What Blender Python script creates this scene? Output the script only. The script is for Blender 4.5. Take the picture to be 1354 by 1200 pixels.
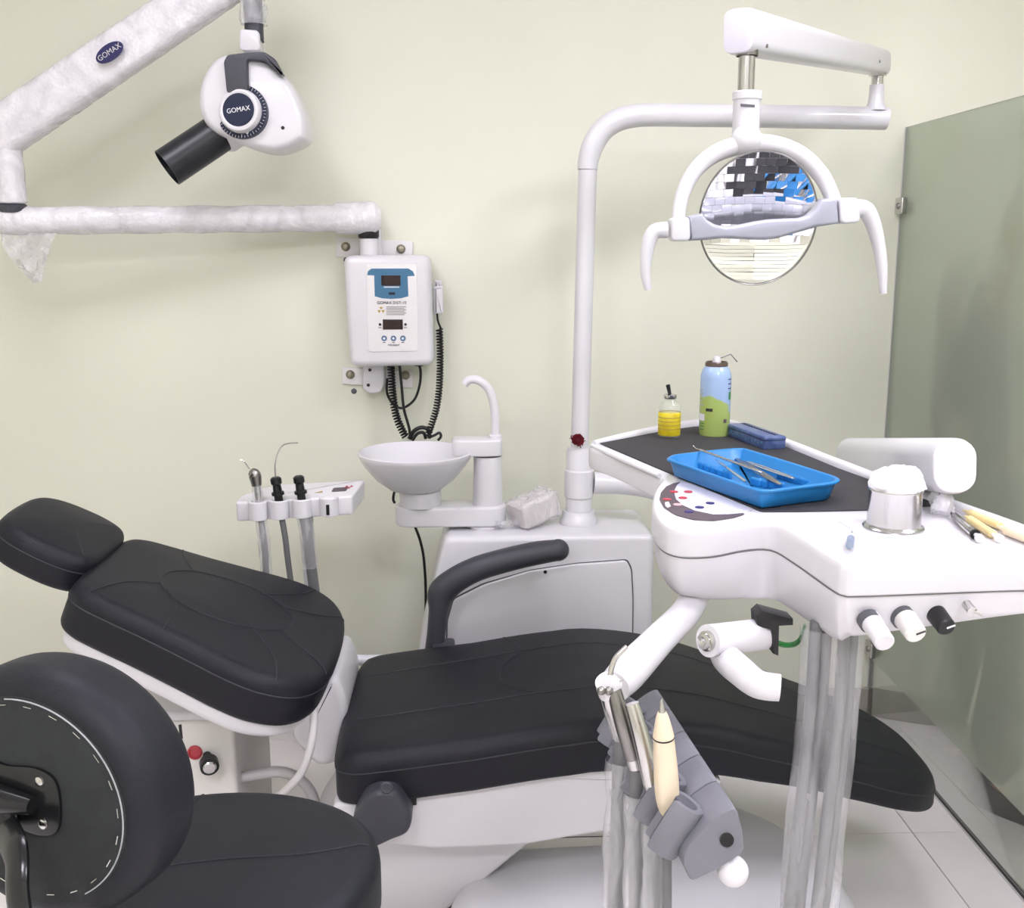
import bpy, bmesh, math, random
import numpy as np
from mathutils import Vector, Matrix
from mathutils.bvhtree import BVHTree
random.seed(7)
sc = bpy.context.scene
for o in list(bpy.data.objects): bpy.data.objects.remove(o)
C = sc.collection
R_ = math.radians
# ------------------------------------------------------------------ camera
FPX, CXP, CYP = 1400.0, 677.0, 600.0
PITCH, YAW, CAMZ = R_(11.1), R_(2.3), 1.5
cam = bpy.data.cameras.new('camera'); camo = bpy.data.objects.new('camera', cam); C.objects.link(camo)
cam.sensor_fit = 'HORIZONTAL'; cam.sensor_width = 36; cam.lens = 36*FPX/1354
cam.clip_start = 0.02
camo.location = (0, 0, CAMZ); camo.rotation_euler = (math.pi/2-PITCH, 0, -YAW)
sc.camera = camo
# ------------------------------------------------------------------ world, light, exposure
w = bpy.data.worlds.new('world'); sc.world = w; w.use_nodes = True
w.node_tree.nodes['Background'].inputs[0].default_value = (0.9, 0.95, 1, 1)
w.node_tree.nodes['Background'].inputs[1].default_value = 0.05
PANEL_POWER, PANEL_POWER_REAR, PANEL_POWER_ADDED = 14.0, 37.0, 30.0
PANELS = [(-0.80, 1.75), (0.70, 1.75), (-0.80, -0.6), (0.70, -0.6), (1.62, 1.05)]  # last panel is unseen, added to brighten the passage and frosted glass
sc.view_settings.view_transform = 'Standard'; sc.view_settings.look = 'None'
sc.view_settings.gamma = 1; sc.view_settings.use_curve_mapping = False
sc.view_settings.exposure = 0.0
# ------------------------------------------------------------------ measuring helpers
FW = Vector((math.sin(YAW)*math.cos(PITCH), math.cos(YAW)*math.cos(PITCH), -math.sin(PITCH)))
RT = Vector((math.cos(YAW), -math.sin(YAW), 0)); UP = RT.cross(FW)
CAM = Vector((0, 0, CAMZ))
def ray(px, py): return FW + RT*((px-CXP)/FPX) + UP*((CYP-py)/FPX)
def at(px, py, t): return CAM + ray(px, py)*t
def aty(px, py, Y): d = ray(px, py); return CAM + d*(Y/d.y)
def atz(px, py, Z): d = ray(px, py); return CAM + d*((Z-CAMZ)/d.z)
def S(n, t): return n*t/FPX
X3, Y3, Z3 = Vector((1,0,0)), Vector((0,1,0)), Vector((0,0,1))
# ------------------------------------------------------------------ materials
MATS = {}
def mat(name, col=(.8,.8,.8), rough=.4, metal=0, coat=0, bump=0, bscale=200, trans=0, var=0, vscale=5, emit=None, spec=.5, alpha=1, ior=1.45, col2=None, detail=3, sheen=0):
    m = bpy.data.materials.new(name); m.use_nodes = True; MATS[name] = m
    nt = m.node_tree; b = nt.nodes['Principled BSDF']
    b.inputs['Base Color'].default_value = (*col, 1); b.inputs['Roughness'].default_value = rough
    b.inputs['Metallic'].default_value = metal; b.inputs['Coat Weight'].default_value = coat
    b.inputs['Specular IOR Level'].default_value = spec; b.inputs['IOR'].default_value = ior
    b.inputs['Transmission Weight'].default_value = trans; b.inputs['Alpha'].default_value = alpha
    b.inputs['Sheen Weight'].default_value = sheen
    tc = nt.nodes.new('ShaderNodeTexCoord')
    if bump:
        n = nt.nodes.new('ShaderNodeTexNoise'); n.inputs['Scale'].default_value = bscale; n.inputs['Detail'].default_value = detail
        bp = nt.nodes.new('ShaderNodeBump'); bp.inputs['Strength'].default_value = bump; bp.inputs['Distance'].default_value = .002
        nt.links.new(tc.outputs['Object'], n.inputs['Vector']); nt.links.new(n.outputs['Fac'], bp.inputs['Height']); nt.links.new(bp.outputs['Normal'], b.inputs['Normal'])
    if var or col2:
        n2 = nt.nodes.new('ShaderNodeTexNoise'); n2.inputs['Scale'].default_value = vscale; n2.inputs['Detail'].default_value = 5
        r = nt.nodes.new('ShaderNodeValToRGB'); c2 = col2 or tuple(c*(1-var) for c in col)
        r.color_ramp.elements[0].position = .35; r.color_ramp.elements[1].position = .65
        r.color_ramp.elements[0].color = (*c2, 1); r.color_ramp.elements[1].color = (*col, 1)
        nt.links.new(tc.outputs['Object'], n2.inputs['Vector']); nt.links.new(n2.outputs['Fac'], r.inputs['Fac']); nt.links.new(r.outputs['Color'], b.inputs['Base Color'])
    if emit:
        b.inputs['Emission Color'].default_value = (*emit[0], 1); b.inputs['Emission Strength'].default_value = emit[1]
    return m
mat('white', (.70,.685,.715), .28, coat=.3, var=.03, vscale=3)
mat('white_matte', (.80,.78,.78), .5, var=.04, vscale=4)
mat('cream_white', (.80,.78,.74), .4, var=.05, vscale=4)
mat('membrane', (.74,.72,.80), .35)
mat('wall', (.775,.78,.655), .62, bump=.12, bscale=60, var=.05, vscale=1.3)
mat('ceiling', (.85,.85,.83), .8, var=.02)
mat('skirting', (.36,.34,.30), .35, var=.1, vscale=12)
mat('tile', (.87,.83,.825), .22, var=.04, vscale=6, coat=.1)
mat('grout', (.33,.31,.29), .9, var=.1)
mat('leather', (.011,.011,.017), .5, bump=.25, bscale=420, var=.12, vscale=9, spec=.32)
mat('leather_stool', (.013,.014,.020), .52, bump=.25, bscale=420, var=.15, vscale=9, spec=.32)
mat('backing_cloth', (.022,.025,.026), .85, bump=.4, bscale=300, var=.2, vscale=30)
mat('stitch', (.026,.026,.034), .6, var=.1)
mat('thread_light', (.42,.43,.45), .5, var=.2, vscale=80)
mat('charcoal', (.045,.046,.058), .45, bump=.1, bscale=300, var=.08, vscale=10)
mat('dark_grey', (.055,.055,.07), .4, var=.06)
mat('cone', (.016,.017,.022), .35, var=.1)
mat('black', (.008,.008,.009), .4, var=.1)
mat('black_gloss', (.01,.01,.011), .22, var=.1)
mat('mat_black', (.030,.029,.033), .75, bump=.1, bscale=150, var=.1, vscale=20)
mat('grey', (.175,.175,.20), .5, bump=.15, bscale=260, var=.06, vscale=15)
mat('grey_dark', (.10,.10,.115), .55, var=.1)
mat('grey_lilac', (.40,.41,.48), .25, coat=.3, var=.03)
mat('hose', (.17,.17,.175), .45, var=.1, vscale=12)
mat('hose_pale', (.62,.60,.60), .4, var=.06, vscale=12)
mat('steel', (.62,.61,.60), .2, metal=1, bump=.03, bscale=300, var=.05)
mat('steel_dark', (.30,.29,.28), .3, metal=1, var=.1)
mat('mirror', (.90,.90,.90), .03, metal=1, var=.01)
mat('bolt', (.34,.31,.24), .4, metal=.8, var=.15, vscale=40)
mat('navy', (.010,.016,.045), .35, var=.1)
mat('logo_navy', (.02,.02,.10), .4, var=.1)
mat('blue_panel', (.055,.17,.30), .35, var=.05)
mat('display', (.022,.004,.006), .12, var=.2)
mat('print_grey', (.35,.33,.33), .5, var=.1)
mat('print_black', (.02,.02,.022), .5, var=.1)
mat('print_white', (.85,.85,.87), .5, var=.02)
mat('yellow_print', (.45,.33,.06), .5, var=.1)
mat('button_blue', (.10,.18,.32), .4, var=.08)
mat('red_print', (.50,.05,.07), .45, var=.1)
mat('pink_print', (.75,.45,.48), .45, var=.1)
mat('indigo', (.035,.025,.16), .45, var=.1)
mat('crescent', (.10,.075,.09), .5, var=.1)
mat('tray_blue', (.02,.20,.50), .35, spec=.4, var=.06, vscale=20)
mat('box_blue', (.030,.055,.17), .3, col2=(.08,.12,.26), vscale=60)
mat('ivory', (.80,.68,.50), .35, var=.04, vscale=20)
mat('yellow_cap', (.76,.62,.30), .4, var=.08, vscale=30)
mat('cotton', (.92,.91,.93), .95, bump=.8, bscale=70, var=.02, sheen=.5)
mat('label_yellow', (.72,.60,.02), .4, col2=(.55,.42,.01), vscale=40)
mat('wool_red', (.16,.002,.012), .9, bump=.6, bscale=200, var=.4, vscale=60)
mat('wool_pack', (.74,.69,.66), .7, bump=.8, bscale=60, var=.12, vscale=20)
mat('green_tube', (.03,.22,.05), .35, var=.1)
mat('floor_dark', (.10,.095,.075), .6, var=.1)
mat('skin', (.52,.31,.19), .5, var=.08, vscale=12)
mat('cap', (.50,.30,.16), .8, bump=.3, bscale=120, var=.1, vscale=40)
mat('shirt', (.030,.055,.045), .8, bump=.2, bscale=60, var=.2, vscale=8)
mat('trousers', (.03,.03,.035), .8, var=.2, vscale=8)
mat('shoe', (.02,.018,.016), .5, var=.2)
mat('eye', (.75,.74,.72), .2, var=.02)
mat('lip', (.36,.15,.12), .45, var=.05)
mat('led', (1,1,1), .5, emit=((1.0,.965,1.09), PANEL_POWER))
mat('led_added', (1,1,1), .5, emit=((1.0,.965,1.09), PANEL_POWER_ADDED))
mat('led_rear', (1,1,1), .5, emit=((1.0,.965,1.09), PANEL_POWER_REAR))
mat('can_gold', (.20,.15,.13), .3, metal=.9, var=.2, vscale=40)
def nodes_mat(name):
    m = bpy.data.materials.new(name); m.use_nodes = True; MATS[name] = m
    nt = m.node_tree; nt.nodes.clear(); out = nt.nodes.new('ShaderNodeOutputMaterial')
    return m, nt, out
def film_mat(name, fac_lo, fac_hi, scale, col=(.85,.84,.87), rough=.2, bump=.6, kind='noise', tint=(.96,.96,.97), stretch=(1,1,1)):
    m, nt, out = nodes_mat(name); N = nt.nodes.new; L = nt.links.new
    tc = N('ShaderNodeTexCoord'); b = N('ShaderNodeBsdfPrincipled'); tr = N('ShaderNodeBsdfTransparent'); mx = N('ShaderNodeMixShader')
    b.inputs['Base Color'].default_value = (*col, 1); b.inputs['Roughness'].default_value = rough
    tr.inputs[0].default_value = (*tint, 1)
    n = N('ShaderNodeTexNoise'); n.inputs['Scale'].default_value = scale; n.inputs['Detail'].default_value = 4; n.inputs['Distortion'].default_value = 1.2
    mp = N('ShaderNodeMapRange'); mp.inputs[1].default_value = .3; mp.inputs[2].default_value = .7; mp.inputs[3].default_value = fac_lo; mp.inputs[4].default_value = fac_hi
    mg = N('ShaderNodeMapping'); mg.inputs['Scale'].default_value = stretch; L(tc.outputs['Object'], mg.inputs[0]); L(mg.outputs[0], n.inputs['Vector']); L(n.outputs['Fac'], mp.inputs[0]); L(mp.outputs[0], mx.inputs[0])
    bp = N('ShaderNodeBump'); bp.inputs['Strength'].default_value = bump; bp.inputs['Distance'].default_value = .004
    if kind == 'bubble':
        v = N('ShaderNodeTexVoronoi'); v.inputs['Scale'].default_value = 110; L(tc.outputs['Object'], v.inputs['Vector']); L(v.outputs['Distance'], bp.inputs['Height'])
    else: L(n.outputs['Fac'], bp.inputs['Height'])
    L(bp.outputs[0], b.inputs['Normal']); L(tr.outputs[0], mx.inputs[1]); L(b.outputs[0], mx.inputs[2]); L(mx.outputs[0], out.inputs[0])
film_mat('bubble', .62, .9, 14, kind='bubble', bump=.35, col=(.90,.88,.91), rough=.22)
film_mat('bubble_thin', .15, .40, 18, kind='bubble', bump=.5, col=(.88,.87,.90), rough=.15)
film_mat('film', .08, .38, 22, bump=.5, col=(.86,.85,.87), rough=.12, stretch=(1,1,.22))
def glass_mat(name, tint, rough=.02, ior=1.45):
    m, nt, out = nodes_mat(name); N = nt.nodes.new; L = nt.links.new
    tr = N('ShaderNodeBsdfTransparent'); tr.inputs[0].default_value = (*tint, 1)
    g = N('ShaderNodeBsdfGlossy'); g.inputs['Roughness'].default_value = rough
    fr = N('ShaderNodeFresnel'); fr.inputs[0].default_value = ior
    mx = N('ShaderNodeMixShader'); L(fr.outputs[0], mx.inputs[0]); L(tr.outputs[0], mx.inputs[1]); L(g.outputs[0], mx.inputs[2]); L(mx.outputs[0], out.inputs[0])
glass_mat('pane', (.955,.97,.95), ior=1.3); film_mat('clear', .10, .16, 8, col=(.9,.92,.9), rough=.05, bump=.0, tint=(.97,.98,.96))
def frost_mat():
    m, nt, out = nodes_mat('frost'); N = nt.nodes.new; L = nt.links.new
    rf = N('ShaderNodeBsdfRefraction'); rf.inputs['Color'].default_value = (.975,.995,.965,1); rf.inputs['Roughness'].default_value = .28; rf.inputs['IOR'].default_value = 1.15
    tr = N('ShaderNodeBsdfTransparent'); tr.inputs[0].default_value = (.975,.995,.965,1)
    df = N('ShaderNodeBsdfDiffuse'); df.inputs[0].default_value = (.80,.85,.76,1)
    tl = N('ShaderNodeBsdfTranslucent'); tl.inputs[0].default_value = (.80,.85,.76,1)
    a = N('ShaderNodeMixShader'); a.inputs[0].default_value = .45; L(df.outputs[0], a.inputs[1]); L(tl.outputs[0], a.inputs[2])
    c = N('ShaderNodeMixShader'); c.inputs[0].default_value = .24; L(tr.outputs[0], c.inputs[1]); L(rf.outputs[0], c.inputs[2])
    b = N('ShaderNodeMixShader'); L(c.outputs[0], b.inputs[1]); L(a.outputs[0], b.inputs[2])
    n = N('ShaderNodeTexNoise'); n.inputs['Scale'].default_value = 3; mp = N('ShaderNodeMapRange'); mp.inputs[3].default_value = .20; mp.inputs[4].default_value = .25
    L(n.outputs['Fac'], mp.inputs[0]); L(mp.outputs[0], b.inputs[0]); L(b.outputs[0], out.inputs[0])
frost_mat()
def can_mat():
    m = mat('can_print', (.3,.45,.8), .25, coat=.3); nt = m.node_tree; b = nt.nodes['Principled BSDF']; N = nt.nodes.new; L = nt.links.new
    tc = N('ShaderNodeTexCoord'); sp = N('ShaderNodeSeparateXYZ'); L(tc.outputs['Object'], sp.inputs[0])
    n = N('ShaderNodeTexNoise'); n.inputs['Scale'].default_value = 22; n.inputs['Detail'].default_value = 1; L(tc.outputs['Object'], n.inputs['Vector'])
    ma = N('ShaderNodeMath'); ma.operation = 'MULTIPLY_ADD'; ma.inputs[1].default_value = .09; L(n.outputs['Fac'], ma.inputs[0]); mb = N('ShaderNodeMath'); mb.operation = 'MULTIPLY_ADD'; mb.inputs[1].default_value = .75; L(sp.outputs['X'], mb.inputs[0]); L(sp.outputs['Z'], mb.inputs[2]); L(mb.outputs[0], ma.inputs[2])
    r = N('ShaderNodeValToRGB'); r.color_ramp.interpolation = 'EASE'; e = r.color_ramp.elements
    e[0].position = .112; e[0].color = (.36,.47,.13,1); e[1].position = .117; e[1].color = (.34,.47,.70,1)
    L(ma.outputs[0], r.inputs[0]); L(r.outputs[0], b.inputs['Base Color'])
can_mat()
# ------------------------------------------------------------------ mesh helpers
def cr(pts, n=8, closed=False):
    P = np.array([list(p) for p in pts], float); k = len(P); out = []
    for i in range(k if closed else k-1):
        if closed: p0, p1, p2, p3 = P[(i-1) % k], P[i], P[(i+1) % k], P[(i+2) % k]
        else: p0, p1, p2, p3 = P[max(i-1, 0)], P[i], P[i+1], P[min(i+2, k-1)]
        for j in range(n):
            u = j/n
            out.append(.5*((2*p1)+(-p0+p2)*u+(2*p0-5*p1+4*p2-p3)*u*u+(-p0+3*p1-3*p2+p3)*u**3))
    if not closed: out.append(P[-1])
    return [tuple(o) for o in out]
def rrect(wd, ht, r, n=5, cx=0, cy=0):
    o = []
    for (sx, sy, a0) in ((1,1,0), (-1,1,90), (-1,-1,180), (1,-1,270)):
        for i in range(n+1):
            a = R_(a0+90*i/n); o.append((cx+sx*(wd/2-r)+r*math.cos(a), cy+sy*(ht/2-r)+r*math.sin(a)))
    return o
def round_poly(pts, r, n=5):
    # rounds every corner of a polygon; r a number or a list
    o = []; k = len(pts)
    for i in range(k):
        p = Vector(pts[i][:2]); a = Vector(pts[i-1][:2])-p; b = Vector(pts[(i+1) % k][:2])-p
        rr = r[i] if isinstance(r, (list, tuple)) else r
        d = min(rr, a.length*.48, b.length*.48)
        if d < 1e-6: o.append(tuple(p)); continue
        s, e = p+a.normalized()*d, p+b.normalized()*d
        for j in range(n+1):
            u = j/n; q = s*(1-u)**2+p*2*u*(1-u)+e*u*u; o.append(tuple(q))
    return o
def ell(rx, ry, n=32, cx=0, cy=0): return [(cx+rx*math.cos(2*math.pi*i/n), cy+ry*math.sin(2*math.pi*i/n)) for i in range(n)]
def _norms(out):
    k = len(out); N = []
    for i in range(k):
        a = Vector(out[i-1]); p = Vector(out[i]); b = Vector(out[(i+1) % k])
        d1 = (p-a); d2 = (b-p)
        n1 = Vector((-d1.y, d1.x)).normalized() if d1.length > 1e-9 else Vector((0,0)); n2 = Vector((-d2.y, d2.x)).normalized() if d2.length > 1e-9 else Vector((0,0))
        n = (n1+n2)
        N.append(n.normalized() if n.length > 1e-9 else Vector((0,0)))
    return N
def area(out): return .5*sum(out[i-1][0]*out[i][1]-out[i][0]*out[i-1][1] for i in range(len(out)))
def slab(bm, out, h0, h1, rb=.004, rt=.004, n=4, crown=0, capr=0, fn=None, center=None, belly=0):
    """a rounded slab over a closed 2-D outline; rb/rt = rounding below/above (number or (inset, height)); fn maps (a,b,h) to space"""
    out = [tuple(p[:2]) for p in out]
    if area(out) < 0: out = out[::-1]
    N = _norms(out); k = len(out)
    c = Vector(center) if center else Vector((sum(p[0] for p in out)/k, sum(p[1] for p in out)/k))
    rbi, rbh = rb if isinstance(rb, tuple) else (rb, rb); rti, rth = rt if isinstance(rt, tuple) else (rt, rt)
    lv = []
    for i in range(n+1):
        a = math.pi/2*i/n; lv.append((rbi*(1-math.sin(a)), h0+rbh*(1-math.cos(a))))
    if belly: lv.append((-belly, (h0+rbh+h1-rth)/2))
    for i in range(n+1):
        a = math.pi/2*i/n; lv.append((rti*(1-math.cos(a)), h1-rth+rth*math.sin(a)))
    fn = fn or (lambda a, b, h: Vector((a, b, h)))
    rings = []
    for ins, h in lv: rings.append([bm.verts.new(fn(out[i][0]+N[i].x*ins, out[i][1]+N[i].y*ins, h)) for i in range(k)])
    for ra, rb_ in zip(rings, rings[1:]):
        for i in range(k):
            j = (i+1) % k; bm.faces.new((ra[i], ra[j], rb_[j], rb_[i]))
    if capr:
        for end, s in ((rings[-1], 1), (rings[0], -1)):
            ins = lv[-1][0] if s > 0 else lv[0][0]; hh = h1 if s > 0 else h0; prev = end
            for q in range(1, capr):
                f = 1-q/capr
                ring = []
                for i in range(k):
                    x = out[i][0]+N[i].x*ins; y = out[i][1]+N[i].y*ins
                    ring.append(bm.verts.new(fn(c.x+(x-c.x)*f, c.y+(y-c.y)*f, hh+(crown*(1-f*f) if s > 0 else 0))))
                for i in range(k):
                    j = (i+1) % k; bm.faces.new((prev[i], prev[j], ring[j], ring[i]) if s > 0 else (prev[j], prev[i], ring[i], ring[j]))
                prev = ring
            cv = bm.verts.new(fn(c.x, c.y, hh+(crown if s > 0 else 0)))
            for i in range(k):
                j = (i+1) % k; bm.faces.new((prev[i], prev[j], cv) if s > 0 else (prev[j], prev[i], cv))
    else:
        bm.faces.new(rings[-1]); bm.faces.new(rings[0][::-1])
    return bm
def frame(o, e1, e2, e3=None):
    e1 = e1.normalized(); e2 = (e2-e1*e2.dot(e1)).normalized(); e3 = e3 or e1.cross(e2)
    return lambda a, b, h: o+e1*a+e2*b+e3*h
def sweep(bm, path, rad, segs=12, up=None, cap=True, jitter=0, flat=1.0):
    """tube along a path; rad a number, or per-point numbers or (ra, rb) pairs"""
    P = [Vector(p[:3]) for p in path]; k = len(P)
    rads = rad if isinstance(rad, (list, tuple)) and len(rad) == k else [rad]*k
    T = [(P[min(i+1, k-1)]-P[max(i-1, 0)]).normalized() for i in range(k)]
    u = up or (Z3 if abs(T[0].z) < .9 else X3)
    u = (u-T[0]*u.dot(T[0])).normalized(); rings = []
    for i in range(k):
        u = (u-T[i]*u.dot(T[i])); u = u.normalized() if u.length > 1e-6 else (X3-T[i]*T[i].x).normalized()
        v = T[i].cross(u); r = rads[i]; ra, rb = r if isinstance(r, (list, tuple)) else (r, r*flat)
        ring = []
        for s in range(segs):
            a = 2*math.pi*s/segs; q = 1+(random.uniform(-jitter, jitter) if jitter else 0)
            ring.append(bm.verts.new(P[i]+(v*math.cos(a)*rb+u*math.sin(a)*ra)*q))
        rings.append(ring)
    for a, b in zip(rings, rings[1:]):
        for s in range(segs):
            t = (s+1) % segs; bm.faces.new((a[s], a[t], b[t], b[s]))
    if cap: bm.faces.new(rings[0][::-1]); bm.faces.new(rings[-1])
    return bm
def curve(pts, n=8): return cr(pts, n)
def tube(pts, r, n=8, segs=12, bm=None, smooth=True, **k):
    """pts = Vectors; r number or list matching pts (interpolated with the path)"""
    bm = bm or bmesh.new()
    if isinstance(r, (list, tuple)) and len(r) == len(pts):
        if isinstance(r[0], (list, tuple)): rows = [(*p, *q) for p, q in zip(pts, r)]
        else: rows = [(*p, q, q*k.get('flat', 1.0)) for p, q in zip(pts, r)]
        k.pop('flat', None)
        rows = cr(rows, n) if smooth else rows
        return sweep(bm, [q[:3] for q in rows], [(q[3], q[4]) for q in rows], segs, **k)
    pts = cr([tuple(p) for p in pts], n) if smooth and len(pts) > 2 else pts
    return sweep(bm, pts, r, segs, **k)
def lathe(prof, o, axis=Z3, segs=32, bm=None, sx=1, e1=None):
    bm = bm or bmesh.new(); axis = axis.normalized()
    u = e1 or (X3 if abs(axis.x) < .9 else Y3); u = (u-axis*u.dot(axis)).normalized(); v = axis.cross(u); rings = []
    for r, h in prof:
        if r < 1e-6: rings.append([bm.verts.new(o+axis*h)])
        else: rings.append([bm.verts.new(o+axis*h+(u*math.cos(2*math.pi*s/segs)*sx+v*math.sin(2*math.pi*s/segs))*r) for s in range(segs)])
    for a, b in zip(rings, rings[1:]):
        if len(a) == 1 and len(b) == 1: continue
        for s in range(segs):
            t = (s+1) % segs
            if len(a) == 1: bm.faces.new((a[0], b[t], b[s]))
            elif len(b) == 1: bm.faces.new((a[s], a[t], b[0]))
            else: bm.faces.new((a[s], a[t], b[t], b[s]))
    return bm
def box(x0, x1, y0, y1, z0, z1, r=.002, bm=None):
    bm = bm or bmesh.new()
    return slab(bm, rrect(x1-x0, y1-y0, max(r, 1e-4)*1.0, 3, (x0+x1)/2, (y0+y1)/2), z0, z1, r, r, 3)
ORG = {}
def obj(name, bm, material, parent=None, label=None, cat=None, group=None, kind=None, sharp=38, flatshade=False, org=None):
    bmesh.ops.remove_doubles(bm, verts=bm.verts[:], dist=1e-6)
    bmesh.ops.recalc_face_normals(bm, faces=bm.faces[:])
    for f in bm.faces: f.smooth = not flatshade
    if not flatshade:
        for e in bm.edges:
            if len(e.link_faces) == 2 and e.calc_face_angle(0) > R_(sharp): e.smooth = False
    if parent is not None: og = ORG[parent.name]
    elif org is not None: og = Vector(org)
    else:
        vs = [v.co for v in bm.verts]
        og = Vector(((min(v.x for v in vs)+max(v.x for v in vs))/2, (min(v.y for v in vs)+max(v.y for v in vs))/2, min(v.z for v in vs)))
    bmesh.ops.translate(bm, verts=bm.verts[:], vec=-og)
    me = bpy.data.meshes.new(name); bm.to_mesh(me); bm.free()
    o = bpy.data.objects.new(name, me); C.objects.link(o)
    me.materials.append(MATS[material] if isinstance(material, str) else material)
    if parent is not None: o.parent = parent
    else: o.location = og
    ORG[o.name] = og
    if label: o['label'] = label
    if cat: o['category'] = cat
    if group: o['group'] = group
    if kind: o['kind'] = kind
    return o
def thing(name, label, cat, loc, group=None):
    o = bpy.data.objects.new(name, None); C.objects.link(o); o.location = loc; o.empty_display_size = .05
    ORG[o.name] = Vector(loc); o['label'] = label; o['category'] = cat
    if group: o['group'] = group
    return o
def text(s, size, o, e1, e2, material, parent, name='lettering', ext=.0003, bold=0):
    cu = bpy.data.curves.new('lettering', 'FONT'); cu.body = s; cu.size = size; cu.align_x = 'CENTER'; cu.align_y = 'CENTER'; cu.extrude = ext; cu.offset = bold; cu.resolution_u = 3
    t = bpy.data.objects.new('lettering_tmp', cu); C.objects.link(t)
    dg = bpy.context.evaluated_depsgraph_get(); me = bpy.data.meshes.new_from_object(t.evaluated_get(dg))
    bpy.data.objects.remove(t); bpy.data.curves.remove(cu)
    bm = bmesh.new(); bm.from_mesh(me); bpy.data.meshes.remove(me)
    f = frame(Vector(o), e1, e2)
    for v in bm.verts: v.co = f(*v.co)
    return obj(name, bm, material, parent, flatshade=True)
def plate_y(pxs, Y, depth, rb=.003, rt=.003, n=4, rnd=0, smooth=0, bm=None, **k):
    """an outline read on the vertical plane y=Y, given real thickness towards the room (-y)"""
    pts = [(aty(px, py, Y).x, aty(px, py, Y).z) for px, py in pxs]
    if smooth: pts = cr(pts, smooth, True)
    if rnd: pts = round_poly(pts, rnd)
    return slab(bm or bmesh.new(), pts, 0, depth, rb, rt, n, fn=lambda a, b, h: Vector((a, Y-h, b)), **k)
def plan(pxs, Z): return [(atz(px, py, Z).x, atz(px, py, Z).y) for px, py in pxs]
def drape(pts, hgt, bvh, r=.0012, lift=.0006, segs=6, direction=Vector((0,0,-1)), n=8):
    """a seam lying on a surface: points dropped along a direction"""
    P = []
    for p in cr([tuple(q) for q in pts], n):
        h = bvh.ray_cast(Vector(p)-direction*hgt, direction)
        if h[0]: P.append(h[0]-direction*lift)
    return sweep(bmesh.new(), P, r, segs) if len(P) > 2 else None
def ball(o, r, segs=16, rings=10, sc3=(1,1,1), bm=None):
    return lathe([(r*math.sin(math.pi*i/rings)*sc3[0], -r*math.cos(math.pi*i/rings)*sc3[2]) for i in range(rings+1)], o, Z3, segs, bm=bm)
# ================================================================== the room
WY, GX = 3.18, 1.283                     # back wall, glass partition
XL, XR, YF, CEIL = -2.0, 2.9, -1.9, 2.75
def struct(name, bm, m, parent=None):
    return obj(name, bm, m, parent, kind='structure')
floor = struct('floor', box(XL, XR, YF, WY, -.10, -.003, .0005), 'grout')
TX, TY, TS = 1.145, 2.476, .6
tmesh = {}
for i in range(-6, 4):
    for j in range(-8, 3):
        x0, x1, y0, y1 = TX+i*TS, TX+(i+1)*TS, TY+j*TS, TY+(j+1)*TS
        x0, x1, y0, y1 = max(x0, XL), min(x1, XR), max(y0, YF), min(y1, WY)
        if x1-x0 < .02 or y1-y0 < .02: continue
        g = .0013; sx, sy = round(x1-x0-2*g, 4), round(y1-y0-2*g, 4)
        if (sx, sy) not in tmesh:
            t = obj('tile', slab(bmesh.new(), [(-sx/2,-sy/2), (sx/2,-sy/2), (sx/2,sy/2), (-sx/2,sy/2)], -.0028, 0, 0, .0008, 1), 'tile', org=(0,0,0))
            tmesh[(sx, sy)] = t
        else: t = tmesh[(sx, sy)].copy(); C.objects.link(t)
        t.parent = floor; t.location = Vector(((x0+x1)/2, (y0+y1)/2, 0))-ORG['floor']
struct('wall_back', box(XL-.12, XR+.12, WY, WY+.12, -.1, CEIL, .001), 'wall')
struct('wall_left', box(XL-.12, XL, YF, WY, -.1, CEIL, .001), 'wall')
struct('wall_right', box(XR, XR+.12, YF, WY, -.1, CEIL, .001), 'wall')
struct('wall_front', box(XL-.12, XR+.12, YF-.12, YF, -.1, CEIL, .001), 'wall')
struct('ceiling', box(XL-.12, XR+.12, YF-.12, WY+.12, CEIL, CEIL+.1, .001), 'ceiling')
struct('baseboard_back', box(XL, XR, WY-.010, WY-.0005, .0005, .095, .002), 'skirting')
struct('baseboard_left', box(XL+.0005, XL+.010, YF+.01, WY-.011, .0005, .095, .002), 'skirting')
struct('baseboard_right', box(XR-.010, XR-.0005, YF+.01, WY-.011, .0005, .095, .002), 'skirting')
for i, (x, y) in enumerate(PANELS):
    lab = ['on the left', 'on the right', 'on the left', 'on the right', 'unseen, added to brighten the glass'][i]; fb = ('over the dental chair' if i < 2 else 'behind the viewer') if i < 4 else 'beyond the glass partition'
    t = thing('ceiling_light', f'square white ceiling panel light {fb}, {lab}', 'light', (x, y, CEIL), 'square ceiling panel lights')
    bm = bmesh.new()
    for (a, b, c, d) in ((-.3,.3,-.3,-.285), (-.3,.3,.285,.3), (-.3,-.285,-.285,.285), (.285,.3,-.285,.285)): box(x+a, x+b, y+c, y+d, CEIL-.014, CEIL-.0005, .001, bm)
    obj('frame', bm, 'white_matte', t)
    obj('diffuser', box(x-.285, x+.285, y-.285, y+.285, CEIL-.010, CEIL-.002, .0005), ('led', 'led', 'led_rear', 'led_rear', 'led_added')[i], t)

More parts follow.
